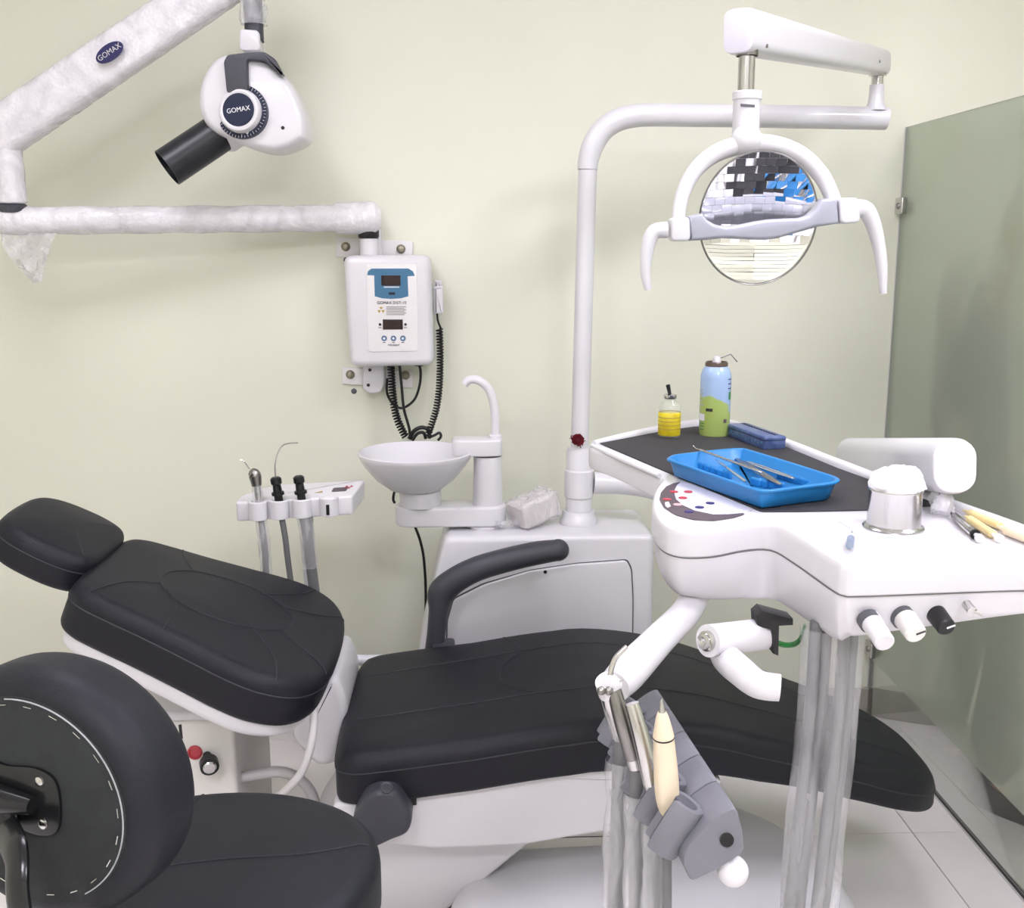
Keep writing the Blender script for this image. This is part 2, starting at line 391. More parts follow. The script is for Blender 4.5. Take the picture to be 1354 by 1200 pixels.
# ---- frosted glass partition, standing square to the back wall
gz = 1.842
t = thing('glass_partition', 'green-tinted frosted glass partition at the right, fixed to the yellow wall', 'partition', (GX, 2.0, 0))
obj('glass_pane', box(GX, GX+.010, .9, WY-.004, .004, gz, .001), 'pane', t)
obj('frosted_film', box(GX-.0022, GX-.0010, .905, WY-.006, .20, gz-.001, .0003), 'frost', t)
obj('silicone_bead', box(GX-.003, GX+.013, .9, WY-.012, .0003, .0038, .001), 'hose_pale', t)
obj('edge_trim', box(GX-.003, GX+.013, WY-.0035, WY-.0004, .1, gz, .0005), 'hose_pale', t)
for py, z in ((272, None), (858, None)):
    c = aty(1183 if py < 500 else 1150, py, WY-.03)
    cl = obj('clamp', box(GX-.018, GX+.028, WY-.052, WY-.0004, c.z-.024, c.z+.024, .004), 'steel', t)
    obj('clamp_screw', lathe([(0,.004),(.008,.004),(.010,.001),(.010,0)], Vector((GX-.018, WY-.028, c.z)), -X3, 16), 'steel_dark', cl)

# ================================================================== wall X-ray unit
BY = 3.045                                # front of the control box
base = aty(520, 480, BY+.06)
xr = thing('dental_xray_unit', 'wall-mounted dental X-ray machine with bubble-wrapped folding arm', 'x-ray machine', base)
def pl(name, pxs, Y, depth, m, parent, **k): return obj(name, plate_y(pxs, Y, depth, **k), m, parent)
for k, (x0, y0, x1, y1) in enumerate(((445,314,546,339), (453,485,546,507))):
    b = pl('mounting_plate', [(x0,y0),(x1,y0+5),(x1,y1+5),(x0,y1)], WY-.001, .009, 'white_matte', xr, rb=.001, rt=.002)
    for bx, by in (((457,326),(530,329)) if k == 0 else ((463,495),(536,496))):
        p = aty(bx, by, WY-.012); obj('bolt', lathe([(.0135,0),(.0135,.003),(.010,.006),(.009,.011),(.006,.013),(0,.013)], p+Y3*.003, -Y3, 14), 'bolt', b)
for hx, hy in ((458,344), (541,330), (468,517)):
    obj('drill_mark', lathe([(0,.0012),(.007,.0012),(.009,0)], aty(hx, hy, WY-.0003), -Y3, 8), 'grey_dark', xr)
pl('mounting_post', [(483,300),(505,300),(510,505),(505,516),(492,518),(482,512)], WY-.011, .05, 'white', xr, rb=.002, rt=.006, rnd=.008)
for hx, hy in ((489,489), (487,509)): obj('screw', lathe([(0,.0015),(.004,.0015),(.005,0)], aty(hx, hy, WY-.0612), -Y3, 10), 'black', xr)
hs = obj('control_box', plate_y([(459,337),(571,337),(576,478),(468,480)], BY+.115, .115, rb=.006, rt=(.02,.022), n=6, rnd=.028), 'white', xr)
fp = pl('front_panel', [(484,349),(551,349),(553,464),(487,465)], BY-.0002, .0022, 'white_matte', xr, rb=.0005, rt=.001, rnd=.008)
YP = BY-.0026
def flat(name, pxs, m, par, Y=YP, d=.0008, **k): return pl(name, pxs, Y, d, m, par, rb=.0001, rt=.0002, n=1, **k)
def zp(x, y): return (480+x/10, 345+y/10)                     # readings from a tenfold enlargement
flat('blue_label', [zp(*p) for p in ((55,185),(65,135),(110,100),(600,98),(660,135),(685,195),(590,200),(600,465),(500,492),(375,500),(250,492),(155,465),(148,190))], 'blue_panel', fp)
flat('display', [zp(240,190), zp(495,190), zp(497,325), zp(242,325)], 'display', fp, YP-.0009)
flat('display', [zp(260,772), zp(525,772), zp(527,905), zp(263,907)], 'display', fp)
flat('window', [zp(340,412), zp(425,412), zp(425,445), zp(340,445)], 'navy', fp, YP-.0009)
def zt(s, x, y, size, m, **k):
    p = aty(*zp(x, y), YP-.0012); text(s, size, p, X3, Z3, m, fp, **k)
zt('GOMAX DGT-10', 380, 552, .0112, 'print_black')
zt('TIME SELECT', 405, 1112, .0060, 'print_black')
flat('caption_line', [zp(275,338), zp(480,338), zp(480,350), zp(275,350)], 'print_white', fp, YP-.0009)
for i in range(6):
    y = 598+i*21; flat('caption_line', [zp(308,y), zp(570 if i % 2 == 0 else 545,y), zp(570 if i % 2 == 0 else 545,y+10), zp(308,y+10)], 'print_grey', fp)
for a in (90, 210, 330):
    c = Vector((240, 648)); q = [(c.x+math.cos(R_(a+d))*r, c.y-math.sin(R_(a+d))*r) for d, r in ((-28,48),(28,48),(28,12),(-28,12))]
    flat('warning_trefoil', [zp(*p) for p in q], 'yellow_print', fp)
for x in (225, 562):
    obj('indicator', lathe([(0,.0018),(.0035,.0015),(.004,0)], aty(*zp(x, 838), YP), -Y3, 14), 'print_black', fp)
    flat('caption_line', [zp(x-20,876), zp(x+20,876), zp(x+20,884), zp(x-20,884)], 'print_black', fp)
for x in (280, 403, 527):
    b = obj('button', lathe([(0,.0010),(.0055,.0010),(.0072,.0014),(.0082,0)], aty(*zp(x, 1022), YP), -Y3, 18), 'button_blue', fp)
    obj('button_face', lathe([(0,.0022),(.0030,.0020),(.0034,.0008)], aty(*zp(x, 1022), YP), -Y3, 12), 'print_white', b)
    flat('caption_line', [zp(x-18,1072), zp(x+18,1072), zp(x+18,1080), zp(x-18,1080)], 'print_black', fp)
# hand switch and cables
hsw = pl('hand_switch', [(573,378),(586,377),(587,414),(574,415)], BY+.075, .03, 'white', xr, rb=.004, rt=.008, rnd=.006)
pl('switch_cap', [(575,370),(584,370),(585,379),(575,380)], BY+.071, .022, 'white', hsw, rb=.003, rt=.006, rnd=.004)
def coil(pxs, Y, r, pitch, wire, name='coiled_cord'):
    P = [aty(px, py, Y) for px, py in pxs]; P = [Vector(p) for p in cr([tuple(p) for p in P], 20)]
    L = 0; out = []
    for i in range(len(P)-1):
        d = P[i+1]-P[i]; n = max(2, int(d.length/pitch*9)); T = d.normalized(); u = (Y3-T*Y3.dot(T)).normalized(); v = T.cross(u)
        for k in range(n):
            s = L+d.length*k/n; a = 2*math.pi*s/pitch; out.append(P[i]+d*(k/n)+(u*math.cos(a)+v*math.sin(a))*r)
        L += d.length
    return obj(name, sweep(bmesh.new(), out, wire, 5), 'black', xr)
CY = BY+.05
def cord(pxs, r=.0042, Y=CY, par=None, m='black', name='cable'):
    return obj(name, tube([aty(px, py, Y+(q[0] if q else 0)) for px, py, *q in pxs], r, 8, 8), m, par or xr)
cord([(578,414),(579,424),(583,434)], .003)
coil([(581,434),(582,470),(581,510),(577,540),(571,560),(565,578)], CY, .0085, .0085, .0028)
coil([(517,482),(518,505),(521,535),(526,556),(536,577)], CY, .0095, .0085, .0030)
cord([(528,479),(531,510),(534,540),(541,566),(542,580)])
cord([(512,500,.02),(512,520,.02),(521,535,.02),(533,539,.02),(548,528,.02),(555,508,.02),(556,490,.02),(553,479,.02)], .0038)
cord([(541,580),(547,570),(557,565),(566,568),(568,579)], .006)
cord([(545,582),(552,573),(560,572),(563,580)], .005)
cord([(568,578),(575,575),(581,572),(583,577),(579,582)], .004)
obj('gland', box(*(lambda p: (p.x-.012, p.x+.012, p.y-.01, p.y+.01, p.z-.008, p.z+.012))(aty(554,480,CY+.01)), .002), 'black', xr)
cord([(524,646,-.03),(521,652,-.03),(520,660,-.03),(522,665,-.03)], .004)
cord([(548,694),(556,716),(561,745),(563,800),(560,900)], .0042)
# folding arm
nk = aty(488, 337, BY+.055); nt_ = aty(486, 296, BY+.055)
obj('neck', lathe([(.026,-.01),(.026,.045),(.024,.047),(0,.047)], nk, Z3, 24), 'white', xr)
obj('neck_collar', lathe([(.027,.0465),(.030,.052),(.030,.078),(.024,.09),(0,.09)], nk, Z3, 24), 'black', xr)
AY = BY+.035
e0 = aty(497, 288, BY+.055); e1 = aty(12, 292, 2.93)
d = (e1-e0)
obj('lower_arm', sweep(bmesh.new(), [e0+d*(i/20) for i in range(21)], .030, 20), 'white', xr)
bm = bmesh.new(); n = 60
pts = [e0-d*.012+d*(1.04*i/n) for i in range(n+1)]
rr = [.0365+.0012*math.sin(i*.7)+.001*random.random()+(.008 if i < 8 else 0) for i in range(n+1)]; rr[0] = .03; rr[-1] = .03
sweep(bm, pts, rr, 22, jitter=.012)
obj('bubble_wrap', bm, 'bubble', xr)
bm = bmesh.new()                                              # loose flap of wrap hanging below the elbow
fl = [[aty(px, py, 2.92+.012*math.sin(px*.2+py*.13)) for px in np.linspace(a, b, 9)] for py, a, b in ((308,0,75),(325,4,66),(342,14,62),(358,28,58),(374,44,54))]
for s in (0, .0012):
    g = [[bm.verts.new(p+Y3*s) for p in row] for row in fl]
    for ra, rb in zip(g, g[1:]):
        for i in range(8): bm.faces.new((ra[i], ra[i+1], rb[i+1], rb[i]))
obj('wrap_flap', bm, 'bubble_thin', xr)
el = aty(18, 292, 2.93)
obj('elbow_collar', lathe([(.034,.022),(.037,.026),(.037,.040),(.033,.044),(0,.044)], el, Z3, 24), 'dark_grey', xr)
obj('elbow_post', lathe([(.032,.045),(.032,.29),(.03,.292),(0,.292)], el, Z3, 24), 'white', xr)
bm = bmesh.new(); sweep(bm, [el+Z3*(.048+.215*i/12) for i in range(13)], [.036+.003*random.random() for i in range(13)], 18, jitter=.02, cap=False)
obj('bubble_wrap', bm, 'bubble', xr)
UY = 2.90
u0 = aty(6, 173, 2.93); u1 = aty(350, -59, UY-.02); ud = (u1-u0)
upv = ud.normalized().cross(Y3)*-1
upv = upv if upv.z > 0 else -upv
def boxsweep(bm, a, b, h0, h1, wd, r, n=1, jit=0):
    dd = b-a; T = dd.normalized(); uu = (upv-T*upv.dot(T)).normalized(); vv = T.cross(uu); rings = []
    for i in range(n+1):
        f = i/n; h = h0+(h1-h0)*f
        pr = rrect(wd, h, r, 5); rings.append([bm.verts.new(a+dd*f+vv*(p[0]*(1+random.uniform(-jit, jit)))+uu*(p[1]*(1+random.uniform(-jit, jit)))) for p in pr])
    k = len(rings[0])
    for x, y in zip(rings, rings[1:]):
        for i in range(k): bm.faces.new((x[i], x[(i+1) % k], y[(i+1) % k], y[i]))
    bm.faces.new(rings[0][::-1]); bm.faces.new(rings[-1]); return bm
obj('upper_arm', boxsweep(bmesh.new(), u0, u1, .112, .098, .07, .022), 'white', xr)
obj('bubble_wrap', boxsweep(bmesh.new(), u0-ud*.03, u1, .124, .109, .081, .028, 60, .012), 'bubble', xr)
lc = aty(148, 71, UY-.032); T = ud.normalized(); nrm = -Y3
lf = frame(lc, T, upv)
lg = obj('logo_badge', slab(bmesh.new(), ell(.040, .0195, 28), 0, .004, .0005, .0005, 1, fn=frame(lc-Y3*.016, T, upv, -Y3)), 'logo_navy', xr)
text('GOMAX', .0185, lc-Y3*.0208, T, upv, 'hose_pale', lg)
# tube head
hp = aty(336, 40, UY-.02)
obj('head_post', lathe([(.024,-.028),(.024,.15),(0,.15)], hp, Z3, 20), 'dark_grey', xr)
bm = bmesh.new(); sweep(bm, [hp+Z3*(.012+.12*i/8) for i in range(9)], [.031+.004*random.random() for i in range(9)], 16, jitter=.08, cap=False)
obj('film_wrap', bm, 'bubble_thin', xr)
pl('head_collar', [(323,44),(348,46),(350,73),(323,72)], UY+.01, .06, 'white', xr, rb=.003, rt=.005, rnd=.011)
HY = 2.80                                                     # front of the tube head
pl('tube_head', [(300,92),(318,84),(345,84),(372,97),(396,122),(413,158),(416,184),(408,196),(378,207),(350,203),(318,191),(296,180),(284,163),(280,140),(286,112)], HY+.155, .155, 'white', xr, rb=(.03,.03), rt=(.022,.03), n=6, smooth=4)
pl('yoke', [(299,84),(304,75),(330,72),(352,71),(366,80),(378,103),(371,98),(352,83),(330,82),(331,122),(318,130),(303,124)], HY+.012, .030, 'dark_grey', xr, rb=.003, rt=.004, rnd=.006)
hc = aty(320, 148, HY)
ax = Vector((-.16, -1, .10)).normalized()
rg = obj('angle_ring', lathe([(.066,-.012),(.066,.004),(.064,.006),(0,.006)], hc, ax, 40), 'navy', xr)
bm = bmesh.new(); e1_ = X3-ax*X3.dot(ax); e1_.normalize(); e2_ = ax.cross(e1_)
for k in range(48):
    a = 2*math.pi*k/48; dv = e1_*math.cos(a)+e2_*math.sin(a); tv = ax.cross(dv); l0 = .060 if k % 4 else .056
    f = frame(hc+ax*.0062, dv, tv); slab(bm, [(l0,-.0006),(.0648,-.0006),(.0648,.0006),(l0,.0006)], 0, .0004, 0, 0, 1, fn=f)
obj('scale_marks', bm, 'hose_pale', rg)
dc = hc+ax*.006
dl = obj('dial', lathe([(.054,0),(.054,.010),(.050,.018),(.045,.020),(.041,.018),(0,.018)], dc, ax, 40), 'white', xr)
dn = obj('dial_badge', lathe([(.0405,.0181),(.0405,.0190),(0,.0190)], dc, ax, 40), 'navy', dl)
text('GOMAX', .0165, dc+ax*.0194, (X3+Z3*.12-ax*(X3+Z3*.12).dot(ax)).normalized(), Z3, 'print_white', dl)
pc = dc-Z3*.053+X3*.018; obj('pointer', slab(bmesh.new(), [(-.010,0),(.010,0),(0,-.014)], 0, .008, .001, .002, 2, fn=frame(pc+Z3*.004, X3, Z3, -Y3)), 'white', dl)
cA, cB = aty(302, 168, HY+.08), aty(221, 222, HY+.02)
cd = (cB-cA).normalized()
obj('cone_socket', lathe([(.058,-.02),(.058,.022),(.054,.03),(0,.03)], cA, cd, 32), 'white', xr)
L = (cB-cA).length
obj('cone', lathe([(.049,.0),(.049,L),(.046,L),(.045,L-.05),(0,L-.05)], cA, cd, 36), 'cone', xr)
obj('screw_hole', lathe([(0,.002),(.0045,.002),(.005,0)], aty(374, 169, HY+.001), -Y3, 12), 'black', xr)

# ================================================================== dental unit cabinet
KY, KZ = 2.69, .75
def kx(px, py): p = aty(px, py, KY); return p.x, p.z
out = [kx(583,706), kx(866,706)]
cab = [(kx(586,0)[0], KZ), (kx(866,0)[0]-.0, KZ)]
xa, xb = aty(588,712,KY).x, aty(866,712,KY).x
prof = [(xb, KZ), (xa, KZ), (xa-.030, KZ-.12), (xa-.062, KZ-.27), (xa-.080, .40), (xa-.085, .04), (xa-.085, .012), (xb+.004, .012)]
t = thing('dental_unit_cabinet', 'low white dental unit cabinet with curved front door behind the chair', 'cabinet', ((xa+xb)/2, KY+.14, 0))
cabinet = t
obj('body', slab(bmesh.new(), round_poly(prof, [.022,.022,.05,.05,.05,.01,.005,.005]), 0, .285, .006, .016, 5, fn=lambda a, b, h: Vector((a, KY+.285-h, b))), 'white', t)
obj('plinth', box(xa-.07, xb-.02, KY+.02, KY+.27, .0004, .013, .002), 'grey_dark', t)
dpx = [(600,792),(640,772),(700,754),(760,745),(828,740),(834,752),(836,790),(835,900),(832,960),(590,960),(592,820)]
obj('door_gap', plate_y([(x+(-2 if x < 700 else 1.6), y-1.6) for x, y in dpx], KY+.0015, .0030, rb=.0003, rt=.0004, n=1, rnd=.01), 'grey_dark', t)
dr = obj('door', plate_y(dpx, KY-.001, .0085, rb=.0005, rt=.004, rnd=.01), 'white', t)
obj('keyhole', lathe([(0,.0012),(.0045,.0012),(.005,0)], aty(721, 756, KY-.0095), -Y3, 12), 'black', dr)
obj('side_screw', lathe([(0,.003),(.004,.003),(.004,0)], Vector((xb, KY+.03, aty(868,735,KY).z)), X3, 10), 'steel_dark', t)

# ================================================================== cuspidor
QY = 2.80
cz = aty(640, 690, QY)
cu = thing('cuspidor', 'white spittoon bowl with curved water spout on the cabinet', 'cuspidor', (cz.x, QY, KZ))
obj('foot', lathe([(.045,0),(.045,.006),(.037,.012),(.035,.03),(0,.03)], Vector((cz.x, QY, KZ+.0003)), Z3, 28), 'white', cu)
zb0, zb1 = aty(600, 697, QY-.045).z, aty(600, 671, QY-.045).z
xl, xr_ = aty(523, 684, QY).x, aty(669, 684, QY).x
obj('base_arm', slab(bmesh.new(), rrect(xr_-xl, .094, .044, 8, (xl+xr_)/2, QY), zb0, zb1, .006, .008, 4), 'white', cu)
xc = aty(645, 640, QY).x; zt1 = aty(640, 602, QY).z
obj('column', lathe([(.041,zb1-.002),(.040,zb1+.03),(.038,zt1)], Vector((xc, QY, 0)), Z3, 28), 'white', cu)
xbw = aty(549, 600, QY).x; zr = aty(549, 598, QY).z
rb_ = .153
obj('bowl', lathe([(.045,-.105),(.07,-.098),(.105,-.072),(.135,-.036),(.150,-.010),(rb_,-.002),(rb_,.002),(.149,.004),(.142,-.004),(.125,-.030),(.09,-.060),(.04,-.076),(.012,-.080),(0,-.080)], Vector((xbw, QY, zr)), Z3, 56), 'white', cu)
obj('bowl_base', lathe([(.056,zb1-.002),(.056,zr-.104),(.050,zr-.098),(0,zr-.098)], Vector((xbw+.012, QY, 0)), Z3, 32), 'white', cu)
obj('drain', lathe([(.012,-.079),(.012,-.077),(.008,-.0765),(0,-.0765)], Vector((xbw, QY, zr)), Z3, 16), 'steel', cu)
zk0, zk1 = aty(640, 604, QY-.04).z, aty(640, 582, QY-.04).z
obj('bowl_bracket', slab(bmesh.new(), round_poly([(aty(598,590,QY).x,QY-.035),(aty(640,590,QY).x,QY-.042),(aty(664,590,QY).x,QY-.036),(aty(664,590,QY).x,QY+.036),(aty(640,590,QY).x,QY+.042),(aty(598,590,QY).x,QY+.035)], .02), zk0, zk1, .004, .006, 4), 'white', cu)
obj('spout', tube([aty(px, py, QY) for px, py in ((655,588),(655,560),(653,535),(646,514),(633,503),(621,502),(614,508))], [.013,.0115,.0115,.0115,.0115,.0115,.011], 8, 16), 'white', cu)
obj('spout_base', lathe([(.019,zk1-.002),(.018,zk1+.006),(.013,zk1+.010),(0,zk1+.010)], Vector((aty(655,585,QY).x, QY, 0)), Z3, 20), 'white', cu)

# ================================================================== operating light on its pole
PY_ = 2.83
b0 = aty(765, 681, PY_)
ol = thing('operating_light', 'white overhead dental operating light on a tall bent pole', 'lamp', (b0.x, PY_, KZ))
BX = b0.x
obj('base_flange', lathe([(.053,0),(.053,.010),(.046,.020),(.042,.036),(0,.036)], Vector((BX, PY_, KZ+.0003)), Z3, 36), 'white', ol)
zs = aty(762, 594, PY_-.03).z
obj('sleeve', lathe([(.036,KZ+.0365),(.036,zs-.012),(.030,zs),(0,zs)], Vector((BX, PY_, 0)), Z3, 32), 'white', ol)
p1 = aty(777, 224, PY_)
obj('pole', sweep(bmesh.new(), [Vector((BX, PY_, zs-.05)), p1], .0245, 24), 'white', ol)
obj('pole_seam', sweep(bmesh.new(), [p1-Z3*.001, p1+Z3*.002], .0249, 24), 'grey_dark', ol)
bp = [p1]+[aty(px, py, PY_) for px, py in ((778,212),(784,192),(797,172),(816,159),(840,153),(870,152),(960,153),(1080,155),(1160,156.5),(1172,157))]
obj('horizontal_arm', tube(bp, [.0265,.027]+[.029]*7+[.029,.028], 6, 24), 'white', ol)
rx = aty(1157, 156, PY_)
obj('riser', lathe([(.030,.018),(.021,.036),(.0185,.06),(.0185,.082),(0,.082)], rx, Z3, 24), 'white', ol)
obj('riser_pin', lathe([(.015,.082),(.015,.104),(.022,.104),(.022,.122),(0,.122)], rx, Z3, 24), 'steel', ol)
LT = 2.03
sa0 = Vector((rx.x, rx.y, rx.z+.137)); sa1 = at(986, 43, LT)
sd = (sa1-sa0).normalized(); sideV = sd.cross(Z3).normalized(); upS = sideV.cross(sd).normalized()
A0, A1 = sa0-sd*.03, sa1+sd*.035
bm = bmesh.new(); rings = []
for f, hh, ww, ins in ((0,.058,.046,.006),(.012,.064,.052,0),(.5,.072,.058,0),(.985,.082,.062,0),(1,.079,.059,.002)):
    c = A0.lerp(A1, f); rings.append([bm.verts.new(c+sideV*p[0]+upS*p[1]) for p in round_poly([(-ww/2,-hh/2),(ww/2,-hh/2),(ww/2,hh/2),(-ww/2,hh/2)], .021, 6)])
for a, b in zip(rings, rings[1:]):
    k = len(a)
    for i in range(k): bm.faces.new((a[i], a[(i+1) % k], b[(i+1) % k], b[i]))
bm.faces.new(rings[0][::-1]); bm.faces.new(rings[-1])
spa = obj('spring_arm', bm, 'white', ol)
obj('end_cap', slab(bmesh.new(), round_poly([(-.0295,-.0395),(.0295,-.0395),(.0295,.0395),(-.0295,.0395)], .020, 6), 0, .003, .0005, .002, 3, fn=frame(A1+sd*.0004, sideV, upS, sd)), 'membrane', spa)
for f, dz in ((.12, .0), (.93, -.02)):
    c = A0.lerp(A1, f)+upS*(dz-.005); hw = .0275 if f < .5 else .0318
    sgn = -1 if sideV.dot(CAM-c) < 0 else 1
    obj('screw', lathe([(0,.001),(.0035,.001),(.004,-.002)], c+sideV*sgn*hw, sideV*sgn, 10), 'steel_dark', spa)
LC = at(1002, 290, LT)                                        # reflector centre
sx0 = at(988, 70, LT); YL = sx0.y
obj('drop_tube', sweep(bmesh.new(), [sx0+Z3*.02, Vector((sx0.x, YL, aty(987,125,YL).z))], .0160, 20), 'steel', ol)
obj('tube_collar', lathe([(.021,0),(.021,.016),(0,.016)], sx0-Z3*.006, Z3, 20), 'steel_dark', ol)
zs0, zs1 = aty(987, 119, YL-.02).z, aty(985, 182, YL).z
sl = obj('drop_sleeve', lathe([(.026,zs1-.005),(.0262,zs0-.016),(.0285,zs0-.015),(.0285,zs0-.002),(.0265,zs0),(0,zs0)], Vector((aty(987,150,YL).x, YL, 0)), Z3, 28), 'white', ol)
obj('brand_mark', plate_y([(979,137),(998,138.5),(998,142),(979,141)], YL-.0262, .0006, rb=.0001, rt=.0001, n=1), 'grey_dark', sl)
YR = LC.y+.02
yk = [(897,291),(899,272),(907,246),(922,222),(946,203),(975,193),(1005,190),(1036,195),(1064,209),(1086,232),(1099,257),(1104,272)]
obj('yoke', tube([aty(x, y, YR-.035*(1-math.sin(math.pi*i/11))) for i, (x, y) in enumerate(yk)], [.0125,.0130,.0140,.0155,.0170,.0180,.0182,.0178,.0170,.0160,.0150,.0145], 6, 20), 'white', ol)
obj('yoke_hub', ball(aty(987, 186, YR), .030, 24, 14), 'white', ol)
YBAR = LC.y-.040
def zb(x, y): return (860+x/4.231, 180+y/4.231)
bar = [(190,450),(270,433),(292,466),(335,492),(400,508),(480,495),(560,478),(640,466),(720,462),(800,460),(850,445),(890,408),(910,370),(925,354),(1010,350),(1020,490),(900,510),(760,550),(690,571),(620,580),(560,580),(500,577),(440,574),(380,572),(300,580),(205,586)]
obj('light_bar', plate_y([zb(*p) for p in bar], YBAR+.03, .04, rb=(.007,.012), rt=(.007,.012), n=5), 'grey_lilac', ol)
for (q, hand, hr) in (
    ([(906,287),(882,288),(882,319),(907,319)], [(882,304),(866,306),(858,320),(854,345),(854,366),(857,383)], [.0155,.0145,.0135,.0110,.0090,.0065]),
    ([(1099,263),(1125,262),(1127,295),(1101,297)], [(1124,279),(1142,276),(1153,292),(1161,320),(1166,350),(1168,388)], [.0165,.0165,.0150,.0125,.0105,.0065])):
    obj('bar_collar', plate_y(q, YBAR+.033, .046, rb=.004, rt=.005, n=4, rnd=.011), 'white', ol)
    obj('handle', tube([aty(x, y, YBAR+.008) for x, y in hand], hr, 8, 16), 'white', ol)
# faceted reflector
NX = Vector((-.145, -.93, -.285)).normalized(); RX = Z3.cross(NX).normalized()*-1; UX = RX.cross(NX)*-1
if UX.z < 0: UX = -UX
if RX.x < 0: RX = -RX
ra, rv = .1085, .1275; FOC = .20
def sag(x, y): return (x*x+y*y)/(4*FOC)-.0200
rf = obj('reflector_shell', lathe([(.02,-.050),(.06,-.043),(.095,-.026),(.113,-.006),(.116,-.001),(.113,-.001),(.095,-.019),(.06,-.0365),(.02,-.043),(0,-.0435)], LC-NX*.012, NX, 40, sx=.92, e1=RX), 'steel_dark', ol)
bm = bmesh.new(); n = 64
ringp = [LC+RX*(ra+.002)*math.cos(2*math.pi*i/n)+UX*(rv+.002)*math.sin(2*math.pi*i/n) for i in range(n)]
V = []
for i in range(n):
    c = ringp[i]; dv = (c-LC).normalized()
    V.append([bm.verts.new(c+(dv*math.cos(2*math.pi*k/8)+NX*math.sin(2*math.pi*k/8)*1.6)*.0020) for k in range(8)])
for i in range(n):
    j = (i+1) % n
    for k in range(8): bm.faces.new((V[i][k], V[j][k], V[j][(k+1) % 8], V[i][(k+1) % 8]))
obj('rim', bm, 'steel_dark', ol)
def clip(poly):
    m = 40; P = poly
    for i in range(m):
        a0, a1 = 2*math.pi*i/m, 2*math.pi*(i+1)/m
        ax_, ay_ = ra*math.cos(a0), rv*math.sin(a0); bx_, by_ = ra*math.cos(a1), rv*math.sin(a1)
        inside = lambda p: (bx_-ax_)*(p[1]-ay_)-(by_-ay_)*(p[0]-ax_) >= -1e-9
        Q = []
        for k in range(len(P)):
            p, q = P[k-1], P[k]; ip, iq = inside(p), inside(q)
            if ip != iq:
                dp = (bx_-ax_)*(p[1]-ay_)-(by_-ay_)*(p[0]-ax_); dq = (bx_-ax_)*(q[1]-ay_)-(by_-ay_)*(q[0]-ax_); u = dp/(dp-dq)
                Q.append((p[0]+(q[0]-p[0])*u, p[1]+(q[1]-p[1])*u))
            if iq: Q.append(q)
        P = Q
        if len(P) < 3: return None
    return P
fw, fh = .0190, .0150
YSPLIT = -.050
def facet(poly, cx, cy, name='facet', tilt=(0, 0)):
    P = clip(poly)
    if not P or abs(area(P)) < 8e-6: return
    sx_, sy_ = cx/(2*FOC)+tilt[0], cy/(2*FOC)+tilt[1]; z0 = sag(cx, cy)
    b = bmesh.new(); top = [b.verts.new(LC+RX*p[0]+UX*p[1]+NX*(z0+sx_*(p[0]-cx)+sy_*(p[1]-cy))) for p in P]; bot = [b.verts.new(v.co-NX*.0015) for v in top]
    b.faces.new(top); b.faces.new(bot[::-1]); k = len(top)
    for i in range(k): b.faces.new((top[i], bot[i], bot[(i+1) % k], top[(i+1) % k]))
    obj(name, b, 'mirror', rf, flatshade=True)
rows = 12; gp = .00015
for j in range(rows):
    y0 = YSPLIT+j*fh; y1 = y0+fh
    for i in range(-6, 7):
        cx_ = i*fw+(fw*.18 if j % 2 else -.06*fw); x0, x1 = cx_-fw/2, cx_+fw/2
        facet([(x0+gp,y0+gp),(x1-gp,y0+gp),(x1-gp,y1-gp),(x0+gp,y1-gp)], cx_, (y0+y1)/2, tilt=(random.uniform(-.05,.05), random.uniform(-.05,.05)))
for j in range(10):                                           # lower slats
    y1 = YSPLIT-.0003-j*.0072; y0 = y1-.0064
    for sx_ in (-1, 1):
        xs = [(0, y0), (sx_*.055, y0+.002), (sx_*.11, y0+.007), (sx_*.11, y1+.007), (sx_*.055, y1+.002), (0, y1)]
        xs = xs if sx_ > 0 else xs[::-1]
        facet(xs, sx_*.05, (y0+y1)/2, 'slat', (random.uniform(-.04,.04), -.10+random.uniform(-.07,.07)))
# ================================================================== dental chair
CYC = 2.27
ch = thing('dental_chair', 'reclined black leather dental chair with white base', 'dental chair', (.45, CYC, 0))
zx = [(-.5,.470),(-.30,.492),(0,.527),(.2,.556),(.3,.562),(.45,.544),(.6,.505),(.8,.445),(1.06,.355),(1.3,.27)]
def ztop(x):
    for (a, za), (b, zb_) in zip(zx, zx[1:]):
        if a <= x <= b:
            i = zx.index((a, za)); p0 = zx[max(i-1,0)][1]; p3 = zx[min(i+2, len(zx)-1)][1]; u = (x-a)/(b-a)
            m1 = (zb_-p0)/2; m2 = (p3-za)/2
            return (2*u**3-3*u*u+1)*za+(u**3-2*u*u+u)*m1+(-2*u**3+3*u*u)*zb_+(u**3-u*u)*m2
    return zx[-1][1]
seat_o = [(-.285,-.22),(-.255,-.275),(-.18,-.288),(0,-.288),(.2,-.287),(.4,-.278),(.6,-.255),(.8,-.232),(.92,-.213),(1.00,-.17),(1.045,-.10),(1.055,0),
          (1.045,.10),(1.00,.17),(.92,.213),(.8,.235),(.6,.258),(.4,.280),(.2,.287),(0,.288),(-.18,.288),(-.255,.275),(-.285,.22),(-.292,0)]
so = cr(seat_o, 5, True)
def seat_fn(a, b, h): return Vector((a, CYC+b, ztop(a)-.118+h-(.012*max(0, min(1, (a-.5)/.4)) if h > .05 else -.015*max(0, min(1, (a-.3)/.4)))))
bm = slab(bmesh.new(), so, 0, .110, (.012,.015), (.034,.036), 6, crown=.010, capr=14, fn=seat_fn, center=(.38, 0))
bvh = BVHTree.FromBMesh(bm)
seat = obj('seat_cushion', bm, 'leather', ch, sharp=60)
